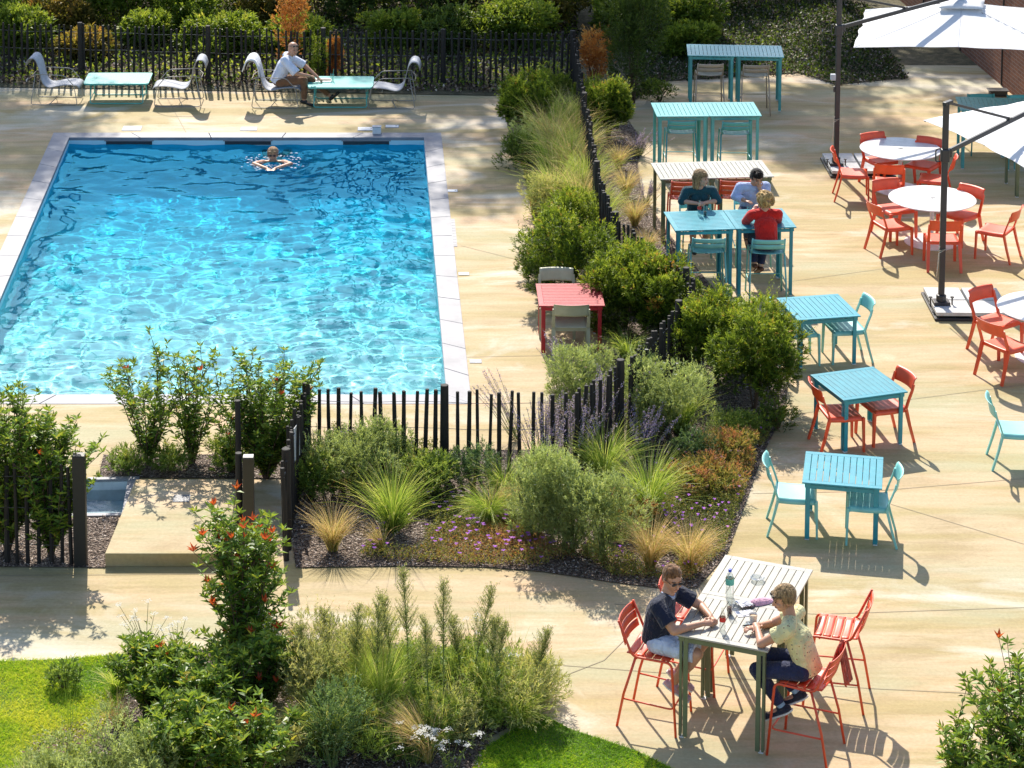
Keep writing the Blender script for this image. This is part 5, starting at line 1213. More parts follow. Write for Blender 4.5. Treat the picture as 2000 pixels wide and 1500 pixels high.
def bush(name, label, cat, base, h, r, fol, n=6000, leaf=.045, wid=.014, spray=5, lobes=8, tonebase=.2, gain=.75, group=None, flat=.6, stemmat='bark', orange=0.0, low=.0, jit=.6, shoots=None):
    t = plant(name, label, cat, base, group)
    P, D, rad = lobed(n // spray, r, h, lobes, low); Z = P[:, 2] / h
    out = nrm(D * np.array([1, 1, .6]) + np.array([0, 0, flat]))
    parts = []; tn = tonebase + gain * (.30 * Z + .35 * ((rad - .65) / .35).clip(0, 1)) + G.normal(0, .08, len(P))  # own leaf variation, plus sunlit tops and shaded insides put into the tone
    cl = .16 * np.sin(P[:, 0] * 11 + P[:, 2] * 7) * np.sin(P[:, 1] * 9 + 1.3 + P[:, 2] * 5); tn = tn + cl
    if orange: q = (np.sin(P[:, 0] * 6 + 1) * np.sin(P[:, 2] * 7) * np.sin(P[:, 1] * 5 + 2) > 1 - orange * 2.2) & (G.random(len(P)) < .8); tn = np.where(q, 1.0, np.minimum(tn, .93))
    else: tn = np.minimum(tn, .94)
    for k in range(spray):
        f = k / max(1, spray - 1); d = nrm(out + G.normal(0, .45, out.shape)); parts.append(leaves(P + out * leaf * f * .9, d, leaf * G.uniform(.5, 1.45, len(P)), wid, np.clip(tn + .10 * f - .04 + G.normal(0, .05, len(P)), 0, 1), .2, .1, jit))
    ns = int(len(P) / 22) if shoots is None else shoots           # loose shoots breaking the outline
    k = G.choice(len(P), ns, p=(Z.clip(.05, 1) ** 2) / (Z.clip(.05, 1) ** 2).sum()); so = nrm(out[k] * np.array([.7, .7, 1]) + G.normal(0, .25, (ns, 3)) + [0, 0, .5]); sl_ = h * G.uniform(.08, .26, ns)
    q = np.linspace(0, 1, 12); SP = (P[k][:, None] + so[:, None] * (sl_[:, None] * q)[..., None]).reshape(-1, 3); SD = np.repeat(so, 12, 0) + G.normal(0, .7, (ns * 12, 3))
    parts.append(leaves(SP, SD, leaf * .85 * G.uniform(.6, 1.1, len(SP)), wid * .9, np.clip(np.repeat(tn[k], 12) + .12 + G.normal(0, .06, len(SP)), 0, .94 if not orange else 1), .2, .1, jit)); V, F, T = join(parts); link_np('foliage', V, F, FG[fol], t, T)
    st = MB()
    for k in range(6):
        a = G.uniform(0, 6.28); e = (r * .45 * math.cos(a), r * .45 * math.sin(a), h * G.uniform(.5, .8)); st.tube([(0.02 * math.cos(a), .02 * math.sin(a), 0), (e[0] * .4, e[1] * .4, e[2] * .5), e], [.014, .010, .004], n=5)
    st.build('stems', M[stemmat], t); return t
def tuft(label, base, h, n=260, spread=.55, fol='grass', droop=.9, wid=.008, r0=.05, tone=(.2, .9), name='grass_tuft', cat='ornamental grass', group=None, lean=(0, 0), plume=False):
    t = plant(name, label, cat, base, group, 0.0)
    a = G.uniform(0, 6.28, n); ti = np.abs(G.normal(0, spread, n)) * .8
    P = np.stack([np.cos(a) * r0 * G.random(n), np.sin(a) * r0 * G.random(n), np.zeros(n)], 1)
    D = nrm(np.stack([np.cos(a) * ti + lean[0], np.sin(a) * ti + lean[1], np.ones(n)], 1)); L = h * G.uniform(.55, 1.15, n)
    V, F, T = blades(P, D, L, wid, G.uniform(tone[0], tone[1], n), droop * G.uniform(.5, 1.3, n), 5); link_np('blades', V, F, FG[fol], t, T)
    if plume:
        k = n // 12; V, F, T = blades(P[:k], nrm(D[:k] * np.array([.6, .6, 1])), L[:k] * 1.3, .004, np.full(k, .9), .5, 5); ends = V.reshape(k, -1, 3)[:, -1]
        q = np.repeat(ends, 14, 0) + G.normal(0, .02, (k * 14, 3)) + np.array([0, 0, 1]) * G.uniform(-.10, .03, (k * 14, 1)); v2 = leaves(q, G.normal(0, .4, q.shape) + [0, 0, 1], .03, .004, np.full(len(q), .95))
        V, F, T = join([(V, F, T)]); link_np('plume_stalks', V, F, FG['tan'], t, T); link_np('plumes', *v2[:2], FG['tan'], t, v2[2])
    return t
def shrub(label, base, h, r, stems=8, leaf=.075, red=.04, dens=1.0, up=.55, group=None, name='glossy_shrub', cat='shrub', lean=(0, 0), start=.25, whorl=6, sub=5):
    """open shrub: real branching stems, leaves set along the shoots and in whorls at their tips"""
    t = plant(name, label, cat, base, group, 0.0); st = MB(); PP, DD, TT, LL = [], [], [], []
    for s in range(stems):
        a = s * 2.4 + G.uniform(-.4, .4); rr_ = r * G.uniform(.25, 1.0); H_ = h * (1 - .35 * (rr_ / r) ** 2 * G.random()) * G.uniform(.82, 1.03)
        e = np.array([rr_ * math.cos(a) + lean[0] * H_, rr_ * math.sin(a) + lean[1] * H_, H_]); c = np.array([e[0] * .55, e[1] * .55, H_ * .48])
        cur = lambda q: c * 2 * q * (1 - q) + e * q * q
        pts = [tuple(cur(q) + (G.normal(0, .006, 3) if 0 < q < 1 else 0)) for q in np.linspace(0, 1, 7)]; pts[0] = (.03 * math.cos(a), .03 * math.sin(a), 0)
        st.tube(pts, [.011 - .0014 * i for i in range(7)], n=5); shoots = [(cur, 1.0, start)]
        for k in range(sub):
            q0 = G.uniform(max(start * .7, .08), .92); b0 = cur(q0); d = nrm(np.array([G.normal(0, 1), G.normal(0, 1), up + .5]) + np.array([math.cos(a), math.sin(a), 0]) * .6); ln = h * G.uniform(.12, .26)
            e2 = b0 + d * ln + np.array([0, 0, ln * .3]); f = (lambda q, b0=b0, e2=e2: b0 * (1 - q) + e2 * q); shoots.append((f, .4, .1)); st.tube([tuple(b0), tuple(e2)], [.005, .0025], n=4)
        for f, ln, s0 in shoots:
            m = int((34 if ln == 1 else 12) * dens)
            for q in np.sort(G.uniform(s0, 1, m)):
                p = f(q); ang = G.uniform(0, 6.28); PP.append(p); DD.append((math.cos(ang), math.sin(ang), G.uniform(.0, 1.0))); TT.append(G.uniform(.1, .75) + .12 * p[2] / h); LL.append(leaf * G.uniform(.65, 1.2))
            tip = f(1.0); isr = G.random() < red
            for w in range(whorl):
                ang = w * 6.28 / whorl + G.uniform(-.3, .3); PP.append(tip); DD.append((math.cos(ang), math.sin(ang), G.uniform(1.0, 2.6) if isr else G.uniform(.5, 1.6))); TT.append(G.uniform(.95, 1) if isr else G.uniform(.62, .93)); LL.append(leaf * (G.uniform(.7, 1.05) if isr else G.uniform(.7, 1.1)))
    P = np.array(PP); L = np.array(LL); V, F, T = leaves(P, np.array(DD), L, L * .31, np.clip(np.array(TT), 0, 1), .16, .22, .5)
    link_np('leaves', V, F, FG['photinia'], t, T); st.build('stems', M['bark'], t); return t
def spikes(label, base, h, r, n=26, group=None, fol='lav', name='lavender', cat='perovskia', leafy=True, lean=(0, 0)):
    t = plant(name, label, cat, base, group, 0.0); st = MB(); Q, D, T_, Qg = [], [], [], []
    for k in range(n):
        a = G.uniform(0, 6.28); q = abs(G.normal(0, .5)) * r; H_ = h * G.uniform(.65, 1.1); e = np.array([q * 1.5 * math.cos(a) + lean[0] * H_, q * 1.5 * math.sin(a) + lean[1] * H_, H_]); b = np.array([q * .3 * math.cos(a), q * .3 * math.sin(a), 0])
        m = (b + e) / 2 + np.array([0, 0, H_ * .08]); st.tube([tuple(b), tuple(m), tuple(e)], [.004, .003, .0015], n=4)
        for i in range(60):
            f = G.uniform(.48, 1) ; p = b * (1 - f) ** 2 + m * 2 * f * (1 - f) + e * f * f; w = .035 * (1.05 - f) * 2 + .006
            Q.append(p + G.normal(0, w * .4, 3)); D.append(G.normal(0, 1, 3) + [0, 0, .4]); T_.append(G.random())
        for i in range(14): f = G.uniform(.05, .5); Qg.append(b * (1 - f) + m * f + G.normal(0, .02, 3))
    V, F, T = leaves(np.array(Q), np.array(D), .018, .011, np.array(T_)); link_np('florets', V, F, FG[fol], t, T)
    if leafy: q = np.array(Qg); V, F, T = leaves(q, G.normal(0, 1, q.shape) + [0, 0, .5], .04, .008, G.uniform(.1, .9, len(q))); link_np('leaves', V, F, FG['grey'], t, T)
    st.build('stems', M['greenstem'], t); return t
def weed(label, base, h, lean=(0, 0), group='tall seeding weeds'):
    t = plant('tall_weed', label, 'weed', base, group, 0.0); st = MB(); Q, D, L, T_, sd, sD = [], [], [], [], [], []
    ax = lambda f: np.array([lean[0] * h * f ** 1.4, lean[1] * h * f ** 1.4, h * f]); st.tube([tuple(ax(f)) for f in (0, .25, .5, .75, 1)], [.009, .008, .006, .004, .002], n=6)
    for i in range(190): f = G.uniform(.05, .72); a = G.uniform(0, 6.28); Q.append(ax(f)); D.append((math.cos(a), math.sin(a), G.uniform(.1, .9))); L.append(.085 * G.uniform(.6, 1.1) * (1.1 - .5 * f)); T_.append(G.uniform(.1, .85))
    for i in range(95):
        f = G.uniform(.50, .98); a = G.uniform(0, 6.28); ln = .27 * (1.08 - f) ** .7 * G.uniform(.6, 1.2) + .03; b = ax(f); e = b + np.array([math.cos(a) * ln * .62, math.sin(a) * ln * .62, ln]); st.tube([tuple(b), tuple(e)], [.002, .0012], n=3)
        for k in range(20): q = G.uniform(.15, 1); sd.append(b * (1 - q) + e * q + G.normal(0, .008, 3)); sD.append(G.normal(0, .7, 3) + [0, 0, .9])
    V, F, T = leaves(np.array(Q), np.array(D), np.array(L), .010, np.array(T_), .1, .3); link_np('leaves', V, F, FG['herb'], t, T)
    s = np.array(sd); V, F, T = leaves(s, np.array(sD), .020, .006, G.random(len(s))); link_np('seed_heads', V, F, FG['seed'], t, T); st.build('stem', M['greenstem'], t); return t
def umbel(label, base, h, r, n=10, group='white flat-topped flowers'):
    t = plant('yarrow', label, 'wildflower', base, group, 0.0); st = MB(); Q, Lq = [], []
    for k in range(n):
        a = G.uniform(0, 6.28); q = r * G.uniform(.1, 1); H_ = h * G.uniform(.7, 1.05); e = np.array([q * math.cos(a), q * math.sin(a), H_]); st.tube([(e[0] * .2, e[1] * .2, 0), (e[0] * .5, e[1] * .5, H_ * .6), tuple(e)], [.004, .003, .002], n=4)
        for i in range(26): v = G.normal(0, 1, 2) * .022; Q.append(e + [v[0], v[1], .008 - abs(v[0]) * .2])
        for i in range(8): f = G.uniform(.1, .8); Lq.append(e * np.array([f, f, f]) + G.normal(0, .015, 3))
    Q = np.array(Q); flowers(len(Q), Q, .009, M['petal'], t, 'flower_heads'); q = np.array(Lq); V, F, T = leaves(q, G.normal(0, 1, q.shape), .05, .012, G.random(len(q))); link_np('leaves', V, F, FG['herb'], t, T); st.build('stems', M['greenstem'], t); return t
def in_poly(P, poly):
    x, y = P[:, 0], P[:, 1]; r = np.zeros(len(P), bool); n = len(poly)
    for i in range(n):
        (x1, y1), (x2, y2) = poly[i], poly[(i + 1) % n]; c = ((y1 > y) != (y2 > y)) & (x < (x2 - x1) * (y - y1) / (y2 - y1 + 1e-12) + x1); r ^= c
    return r
def scatter(poly, dens):
    a = np.array(poly); lo, hi = a.min(0), a.max(0); n = int((hi - lo).prod() * dens); P = lo + G.random((n, 2)) * (hi - lo); return P[in_poly(P, poly)]
def nz(P, s, ph=0): return (np.sin(P[:, 0] * s + 1.3 * np.sin(P[:, 1] * s * .7 + ph) + ph) + np.sin(P[:, 1] * s * 1.1 + 1.7 * np.sin(P[:, 0] * s * .6 + 2 * ph))) / 2

# bark chips and leaf litter lying on the beds
bedB = [XY(*c) for c in ((-40, 1108), (205, 1110), (232, 1012), (150, 1012), (-40, 1012))]; bedC = [XY(*c) for c in ((202, 890), (600, 888), (560, 936), (192, 934))]
bedD = [XY(*c) for c in ((235, 1283), (350, 1272), (556, 1264), (740, 1255), (911, 1267), (1072, 1305), (1080, 1345), (1052, 1393), (960, 1440), (930, 1530), (60, 1530), (60, 1440), (200, 1400), (250, 1340))]
for poly, dens, lab in ((bedA, 1500, 0), (bedB, 1600, 0), (bedC, 1500, 0), (bedD, 1800, 0)):
    q = scatter(poly, dens); n = len(q); P = np.column_stack([q, G.uniform(.014, .03, n)]); D = np.column_stack([G.normal(0, 1, (n, 2)), G.normal(0, .22, n)])
    V, F, T = leaves(P, D, G.uniform(.015, .055, n), G.uniform(.006, .016, n), G.random(n), .05, .0, .3); link_np('bark_chips', V, F, FG['chips'], None, T, 'stuff')
# low flowering ground cover
cov = [([XY(*c) for c in ((700, 1095), (800, 960), (1000, 1000), (1130, 1090), (1060, 1112), (780, 1102))], .55, 110), ([XY(*c) for c in ((1130, 1090), (1300, 900), (1420, 830), (1520, 820), (1485, 890), (1440, 1008), (1415, 1080), (1350, 1140), (1200, 1130))], .50, 150),
       ([XY(*c) for c in ((590, 950), (650, 840), (860, 880), (800, 960), (700, 960))], .3, 40), ([XY(*c) for c in ((1020, 330), (1090, 330), (1110, 520), (1060, 530), (1040, 430))], .5, 0)]
for poly, warm, nf in cov:
    q = scatter(poly, 5200); m = nz(q, 3.1, warm * 9) + .25 * nz(q, 9, 1) > -.62; q = q[m]; n = len(q); hh = .05 + .09 * (nz(q, 4.3, 2) + 1) / 2
    P = np.column_stack([q, G.random(n) ** .7 * hh + .02]); D = G.normal(0, 1, (n, 3)) + [0, 0, .6]; T = np.clip(.35 + .35 * nz(q, 2.2, 5) + (warm - .3) * .5 + G.normal(0, .16, n), 0, 1)
    V, F, T = leaves(P, D, G.uniform(.02, .042, n), .014, T, .2, .1); link_np('ground_cover', V, F, FG['ground'], None, T, 'stuff')
    if nf: k = G.integers(0, n, nf); Q = np.column_stack([q[k], G.uniform(.13, .20, nf)]); o = flowers(nf, Q, .030, M['purple'], None, 'purple_blossom'); o['kind'] = 'stuff'
# lawns, with thin and worn patches
for poly, yel, dens in ((lawnA, .34, 9500), (lawnB, .08, 9500), (lawnC, .3, 6000)):
    q = scatter(poly, dens); n = len(q); P = np.column_stack([q, np.full(n, .012)]); a = G.uniform(0, 6.28, n); ti = G.uniform(.1, .9, n); D = np.stack([np.cos(a) * ti, np.sin(a) * ti, np.ones(n)], 1)
    T = np.clip(.46 + .30 * nz(q, 3, 1) + .15 * nz(q, 8, 3) + yel + G.normal(0, .15, n), 0, 1); V, F, T = blades(P, D, (.045 + .02 * nz(q, 5, 4)) * G.uniform(.6, 1.3, n), .0055, T, .7, 2); link_np('lawn_grass', V, F, FG['turf'], None, T, 'stuff')
# ivy-like cover and fallen leaves in the far bed
farbed = [XY(*c) for c in ((1225, 205), (1290, 162), (1562, 145), (1634, 168), (1775, 154), (1730, 97), (1690, 10), (1240, 10))]; q = scatter(farbed, 420); n = len(q)
P = np.column_stack([q, G.random(n) * .10 + .02]); V, F, T = leaves(P, G.normal(0, 1, (n, 3)) + [0, 0, .3], G.uniform(.05, .10, n), .045, np.clip(.25 + .3 * nz(q, 1.7, 2) + G.normal(0, .25, n), 0, 1), .2, .1); link_np('ivy_ground_cover', V, F, FG['dark'], None, T, 'stuff')
q = scatter(farbed, 300); n = len(q); P = np.column_stack([q, G.random(n) * .06 + .02]); V, F, T = leaves(P, G.normal(0, 1, (n, 3)) + [0, 0, .3], G.uniform(.04, .09, n), .04, G.random(n), .2, .1); link_np('fallen_leaves', V, F, FG['chips'], None, T, 'stuff')
litter = [(-9.6, 48.0), (3.2, 48.0), (3.2, 56.5), (-9.6, 56.5)]; litter = [XY(-60, 166), XY(1120, 186), XY(1130, -15), XY(-60, -15)]; q = scatter(litter, 260); n = len(q)
P = np.column_stack([q, G.random(n) * .08 + .02]); V, F, T = leaves(P, G.normal(0, 1, (n, 3)) + [0, 0, .3], G.uniform(.05, .11, n), .05, np.clip(.45 + G.normal(0, .3, n), 0, 1), .2, .1); link_np('leaf_litter', V, F, FG['chips'], None, T, 'stuff')
q = scatter(litter, 130); n = len(q); P = np.column_stack([q, G.random(n) * .25 + .02]); V, F, T = leaves(P, G.normal(0, 1, (n, 3)) + [0, 0, .3], G.uniform(.06, .12, n), .05, G.random(n), .2, .1); link_np('undergrowth', V, F, FG['bright'], None, T, 'stuff')

gy = 'yew bushes between pool deck and terrace'
for (u, v, h, r, l, o_) in ((1112, 585, 1.30, .60, 'broad dark yew bush right behind the crimson table', 0), (1222, 640, 1.12, .50, 'yew bush in the middle of the hedge, against the paling fence', 0),
                      (1292, 668, 1.15, .44, 'yew bush with rust orange twigs right of the fence line', .13), (1398, 752, 1.15, .44, 'tall bright-tipped yew bush near the upper blue table', 0),
                      (1472, 800, 1.30, .48, 'yew bush nearest the camera, at the terrace edge beside the red chair', 0), (1028, 262, 1.05, .40, 'feathery green conifer bush at the corner of the pool deck', 0), (1188, 275, 1.0, .36, 'small upright yew behind the far part of the dividing fence', 0)):
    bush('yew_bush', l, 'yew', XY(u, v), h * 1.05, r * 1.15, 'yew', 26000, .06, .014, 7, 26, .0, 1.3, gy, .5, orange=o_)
bush('yew_bush', 'tall evergreen beside the rearmost bar tables, shade put into its foliage colour', 'evergreen', XY(1238, 202), 2.5, .62, 'dark', 12000, .07, .02, 5, 10, .1, .8)  # stands in shade; the darker foliage tone paints that in
bush('low_shrub', 'low dark small-leaved shrub spilling onto the pool deck', 'shrub', XY(1018, 322), .55, .52, 'dark', 5000, .05, .016, 5, 8, .3, .9, low=-.2)
bush('low_shrub', 'low pinkish brown shrub spilling onto the deck above the crimson table', 'shrub', XY(1042, 520), .42, .38, 'ground', 4000, .045, .012, 5, 7, .35, .5, low=-.2)
bush('low_shrub', 'low dark shrub at the foot of the yews beside the crimson table', 'shrub', XY(1192, 650), .4, .4, 'dark', 3500, .05, .016, 5, 7, .3, .9, low=-.2)
bush('low_shrub', 'low dark shrub left of the far teal bar tables', 'shrub', XY(1288, 200), .45, .38, 'dark', 2500, .05, .02, 5, 7, .3, .9, low=-.2)
bush('low_shrub', 'trailing small-leaved shrub at the terrace edge near the middle blue table', 'shrub', XY(1520, 838), .35, .38, 'dark', 2600, .04, .014, 5, 7, .35, .9, low=-.2)
gg = 'grey-green daisy shrubs'
for (u, v, h, r, n, l) in ((1045, 1062, 1.10, .38, 9000, 'tall grey-green shrub in the middle of the planting bed'), (1118, 1075, 1.12, .26, 6000, 'slim grey-green shrub between two taller pale ones'), (1178, 1095, 1.05, .36, 8500, 'grey-green shrub leaning right above the straw grasses'),
                       (1300, 850, 1.15, .56, 14000, 'large pale grey-green daisy shrub below the yew hedge'), (1150, 800, .78, .50, 10000, 'low pale shrub with plum flowers at the deck edge'), (690, 965, .85, .46, 8500, 'mid green leafy shrub left of the facing fence post'),
                       (235, 1600, .9, .42, 8000, 'silvery small-leaved shrub at the bottom, left of the glossy shrub'), (120, 1600, .8, .42, 7500, 'silvery small-leaved shrub with plum flowers in the bottom left corner')):
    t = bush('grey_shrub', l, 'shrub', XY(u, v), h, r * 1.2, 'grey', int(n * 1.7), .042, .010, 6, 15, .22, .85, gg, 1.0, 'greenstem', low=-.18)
    if u in (1300, 1045, 1118): k = 16 if u == 1300 else 3; P, D, rd_ = lobed(k, r * 1.05, h * 1.02, 8); flowers(len(P), P + [0, 0, .05], .022, M['petal'], t)
    if u in (1150, 120): k = 14; P, D, rd_ = lobed(k, r, h * 1.1, 8); flowers(len(P), P + [0, 0, .08], .020, M['plum'], t)
bush('low_shrub', 'small blue-green cushion plant right of the lavender', 'cushion plant', XY(1352, 905), .40, .26, 'teal', 4500, .035, .007, 6, 8, .3, .8)
bush('low_shrub', 'dark blue-green shrub behind the facing fence post', 'shrub', XY(925, 960), .5, .32, 'teal', 4500, .04, .009, 6, 8, .2, .7)
bush('low_shrub', 'dark leafy clump in the left lawn', 'clump', XY(125, 1345), .22, .17, 'herb', 1400, .04, .014, 5, 6, .1, .7, low=-.2)
for (u, v, h, r, f, n, l) in ((250, 918, .22, .30, 'herb', 2500, 'low herbs under the open glossy shrub nearest the foot bath'), (335, 916, .25, .32, 'herb', 2500, 'low herbs between the two open glossy shrubs'), (440, 915, .28, .34, 'herb', 2800, 'low herbs behind the step slab near the round post'), (610, 980, .6, .3, 'herb', 5000, 'mid green herbs filling the corner behind the gate fence'), (850, 965, .55, .42, 'herb', 6000, 'mid green herbs along the foot of the facing fence'), (740, 930, .6, .4, 'grey', 6000, 'pale green herbs showing between the fence pickets'), (1060, 1000, .5, .4, 'seed', 5000, 'brown-stemmed herbs between the daisy shrubs'),
                       (1220, 1030, .35, .4, 'ground', 5000, 'reddish low shrub beneath the long arching grass'), (1370, 960, .3, .45, 'ground', 6000, 'reddish heather patch beside the terrace edge'), (1420, 900, .3, .4, 'ground', 5000, 'green and red heather patch above the lowest blue table'), (1060, 420, .6, .45, 'seed', 6000, 'ochre seeding grasses beside the deck above the broad yew'), (1045, 300, .6, .45, 'grey', 6000, 'pale green shrub between deck corner and grasses'),
                       (1130, 480, .8, .5, 'yew', 16000, 'bright green conifer growing above the broad yew'), (1080, 210, .8, .4, 'bright', 5000, 'bright green broad-leaved shrub at the far end of the bed'), (1150, 225, .9, .3, 'bright', 5000, 'bright green shrub beneath the rust brown conifer'), (1205, 590, .65, .36, 'yew', 14000, 'yew bush beneath the straw grass, left of the dividing fence'), (1445, 720, .95, .40, 'yew', 16000, 'yew bush rising beside the upper left aqua chair'), (1060, 545, .6, .4, 'dark', 6000, 'dark low bush directly above the crimson table')):
    bush('bed_shrub', l, 'shrub', XY(u, v), h, r, f, n, .05, .013 if f == 'yew' else .012, 6, 11, .2, .9, None, .7)
wd0 = ['first', 'second', 'third', 'fourth', 'fifth', 'sixth', 'seventh', 'eighth', 'ninth', 'tenth', 'eleventh', 'twelfth', 'thirteenth', 'fourteenth', 'fifteenth', 'last']
# ornamental grasses
gt = 'green arching grasses'
for i, (u, v, h, n, d, l) in enumerate(((1078, 262, .95, 240, .9, 'green arching grass at the far end of the dividing bed'), (1102, 322, .95, 260, 1.0, 'green arching grass behind the low dark shrub'), (1135, 372, .95, 260, 1.0, 'green arching grass left of the fence bend'), (1090, 388, .8, 220, 1.1, 'shorter arching grass beside the stepping slab'),
                         (1160, 440, .95, 260, .9, 'green grass leaning on the dividing fence'), (1102, 455, .8, 230, 1.0, 'yellow-green grass just above the broad yew'), (1140, 250, .9, 200, 1.1, 'dark arching grass near the orange conifer'), (768, 1040, .95, 260, .8, 'tall yellow-green grass in front of the facing fence'),
                         (985, 975, .75, 200, 1.3, 'arching grass right of the facing fence post'), (1180, 945, .9, 260, 1.0, 'arching grass between pale shrub and lavender'), (1268, 1010, 1.0, 280, 1.1, 'long arching grass above the straw tufts'), (955, 1020, .55, 320, 1.2, 'fine low green grass left of the tall grey shrub'), (1330, 850, .75, 180, .8, 'ochre streaked grass at the foot of the large daisy shrub'),
                         (745, 1410, .95, 300, .5, 'upright bright green grass in the front bed'), (690, 1420, .9, 260, .6, 'upright green grass left in the front bed'), (1010, 1420, .55, 220, 1.2, 'arching grass at the lawn edge of the front bed'), (1225, 705, .7, 120, 1.4, 'thin arching grass behind the crimson table'), (640, 1480, .8, 320, .9, 'dense dark grass at the bottom of the front bed'))):
    tuft(l, XY(u, v), h * G.uniform(.9, 1.1), int(n * 2.2), G.uniform(.22, .42), 'grass', d * G.uniform(.7, 1.1), .0065, .07, (.15, .95), group=gt)
ways = ['first', 'second', 'third', 'fourth', 'fifth', 'sixth', 'seventh', 'eighth', 'ninth', 'last']
for i, (u, v) in enumerate(((1062, 285), (1120, 275), (1085, 305), (1130, 320), (1075, 345), (1115, 352), (1150, 385), (1085, 415), (1130, 425), (1165, 470))):
    tuft('tall wispy grass left of the dividing fence, %s of ten from the back' % ways[i], XY(u, v), 1.15 + .08 * (i % 3), 330, .30, ('grass', 'grass', 'tan')[i % 3], .8, .006, .10, (.25, 1.0), group='tall wispy grasses beside the dividing fence')
for (u, v, h, n, l, ln) in ((650, 1078, .62, 420, 'straw coloured feather grass at the left of the planting bed', (0, 0)), (1270, 1112, .66, 520, 'straw feather grass left of the pair behind the man in navy', (0, 0)), (1348, 1118, .64, 480, 'straw feather grass right of the pair behind the man in navy', (.03, 0)), (1410, 885, .35, 200, 'small straw grass near the blue-green cushion plant', (-.3, 0)),
                         (1208, 330, .55, 260, 'straw grass right of the dividing fence, farthest', (0, 0)), (1222, 385, .6, 320, 'straw grass right of the dividing fence beside the purple haze of lavender', (0, 0)), (1240, 442, .6, 320, 'straw grass left of the grey bar tables', (0, 0)), (1262, 500, .5, 260, 'straw grass left of the blue bar table legs', (0, 0)), (1290, 548, .4, 200, 'straw grass nearest the empty aqua stool', (0, 0)),
                         (600, 1335, .60, 380, 'straw grass bending left behind the red-tipped shrub', (-.15, .2)), (835, 1490, .60, 460, 'straw grass at the bottom centre among white flowers', (-.25, .1)), (790, 1450, .5, 300, 'straw grass bending left in the front bed', (-.4, .1)), (232, 1425, .38, 200, 'short pale grass between lawn and glossy shrub', (0, 0)), (965, 1010, .5, 160, 'thin straw grass by the daisy shrubs', (.1, 0)), (745, 1075, .4, 90, 'thin reddish grass left of the purple flowers', (-.1, 0))):
    tuft(l, XY(u, v), h * 1.1, int(n * 1.4), .28, 'tan', .75, .0045, .05, (.1, 1.0), group='straw coloured feather grasses', lean=ln)
for (u, v, h, l) in ((640, 1395, .95, 'bushy green aster left in the front bed'), (590, 1400, .8, 'bushy green aster right of the red-tipped shrub')):
    bush('aster', l, 'aster', XY(u, v), h, .46, 'seed', 13000, .04, .008, 6, 9, .3, .7, 'bushy asters', 1.3, 'greenstem')
bush('aster', 'blue-green bushy plant at the bottom of the front bed', 'aster', XY(650, 1500), .7, .45, 'teal', 8000, .04, .009, 6, 9, .3, .7, None, 1.2, 'greenstem')
for (u, v, h, r, n, l) in ((1015, 1400, .5, .45, 5000, 'brownish tangled herbs at the right of the front bed'), (930, 1340, .45, .38, 4500, 'leafy herbs behind the tall weeds'), (1055, 1375, .35, .35, 2600, 'sparse thin herbs overhanging the path'), (810, 1335, .4, .35, 4000, 'leafy herbs at the back edge of the front bed'), (905, 1450, .4, .35, 4000, 'tangled brown stems between straw grass and lawn'), (1440, 850, .28, .35, 3000, 'yellow-green herbs at the foot of the nearest yew')):
    bush('herb_clump', l, 'herbs', XY(u, v), h, r, 'seed' if u in (1015, 1055, 905) else 'herb', n, .05, .009, 5, 9, .25, .8, 'herb clumps', .7, 'greenstem')
for (u, v, h, r, n, l, ln) in ((1065, 930, 1.0, .42, 44, 'hazy lavender-blue perovskia in front of the fence, left one', (0, 0)), (1175, 880, 1.0, .36, 44, 'perovskia with the tallest purple spike at the fence corner', (0, 0)), (1120, 925, .95, .40, 38, 'perovskia between the fence and the daisy shrub', (.05, 0)), (1250, 900, .65, .40, 40, 'perovskia with spikes leaning right below the daisy shrub', (.35, .1)),
                             (1245, 305, .45, .38, 26, 'lavender spilling over the terrace left of the second-row table', (.3, 0)), (1262, 400, .40, .30, 20, 'lavender at the terrace edge left of the grey table', (.3, 0)), (1010, 860, .8, .25, 16, 'thin lavender stalks leaning left through the fence', (-.45, .1)), (1120, 760, .7, .2, 14, 'thin lavender stalks leaning towards the crimson table', (-.4, .2))):
    spikes(l, XY(u, v), h, r, n, 'purple perovskia and lavender', lean=ln)
for (u, v, h, ln, l) in ((866, 1412, 1.50, (.0, 0), 'tallest seeding weed, standing dead centre in the front bed'), (800, 1372, 1.35, (-.05, .08), 'seeding weed with two brown heads left of the tallest'), (770, 1372, 1.12, (-.12, .05), 'shorter brown-headed weed beside the two-headed one'), (690, 1395, 1.12, (.05, 0), 'slim seeding weed on the left of the group'), (915, 1392, 1.28, (.20, .1), 'seeding weed leaning right towards the path'), (905, 1360, .8, (-.15, 0), 'low feathery weed behind the tallest one'), (955, 1350, .75, (.1, 0), 'low feathery weed at the path edge'), (602, 1400, .95, (-.08, 0), 'pale feathery weed right beside the red-tipped shrub'), (735, 1405, 1.2, (.02, .05), 'pale feathery weed in front of the two-headed one'), (838, 1425, 1.15, (-.04, 0), 'feathery weed just left of the tallest one'), (960, 1410, 1.0, (.12, 0), 'feathery weed low on the right of the leaning one'), (1035, 1375, .75, (.25, 0), 'small feathery weed leaning over the path corner'), (650, 1372, .95, (-.1, .05), 'feathery weed between the slim one and the red-tipped shrub')):
    weed(l, XY(u, v), h, ln)
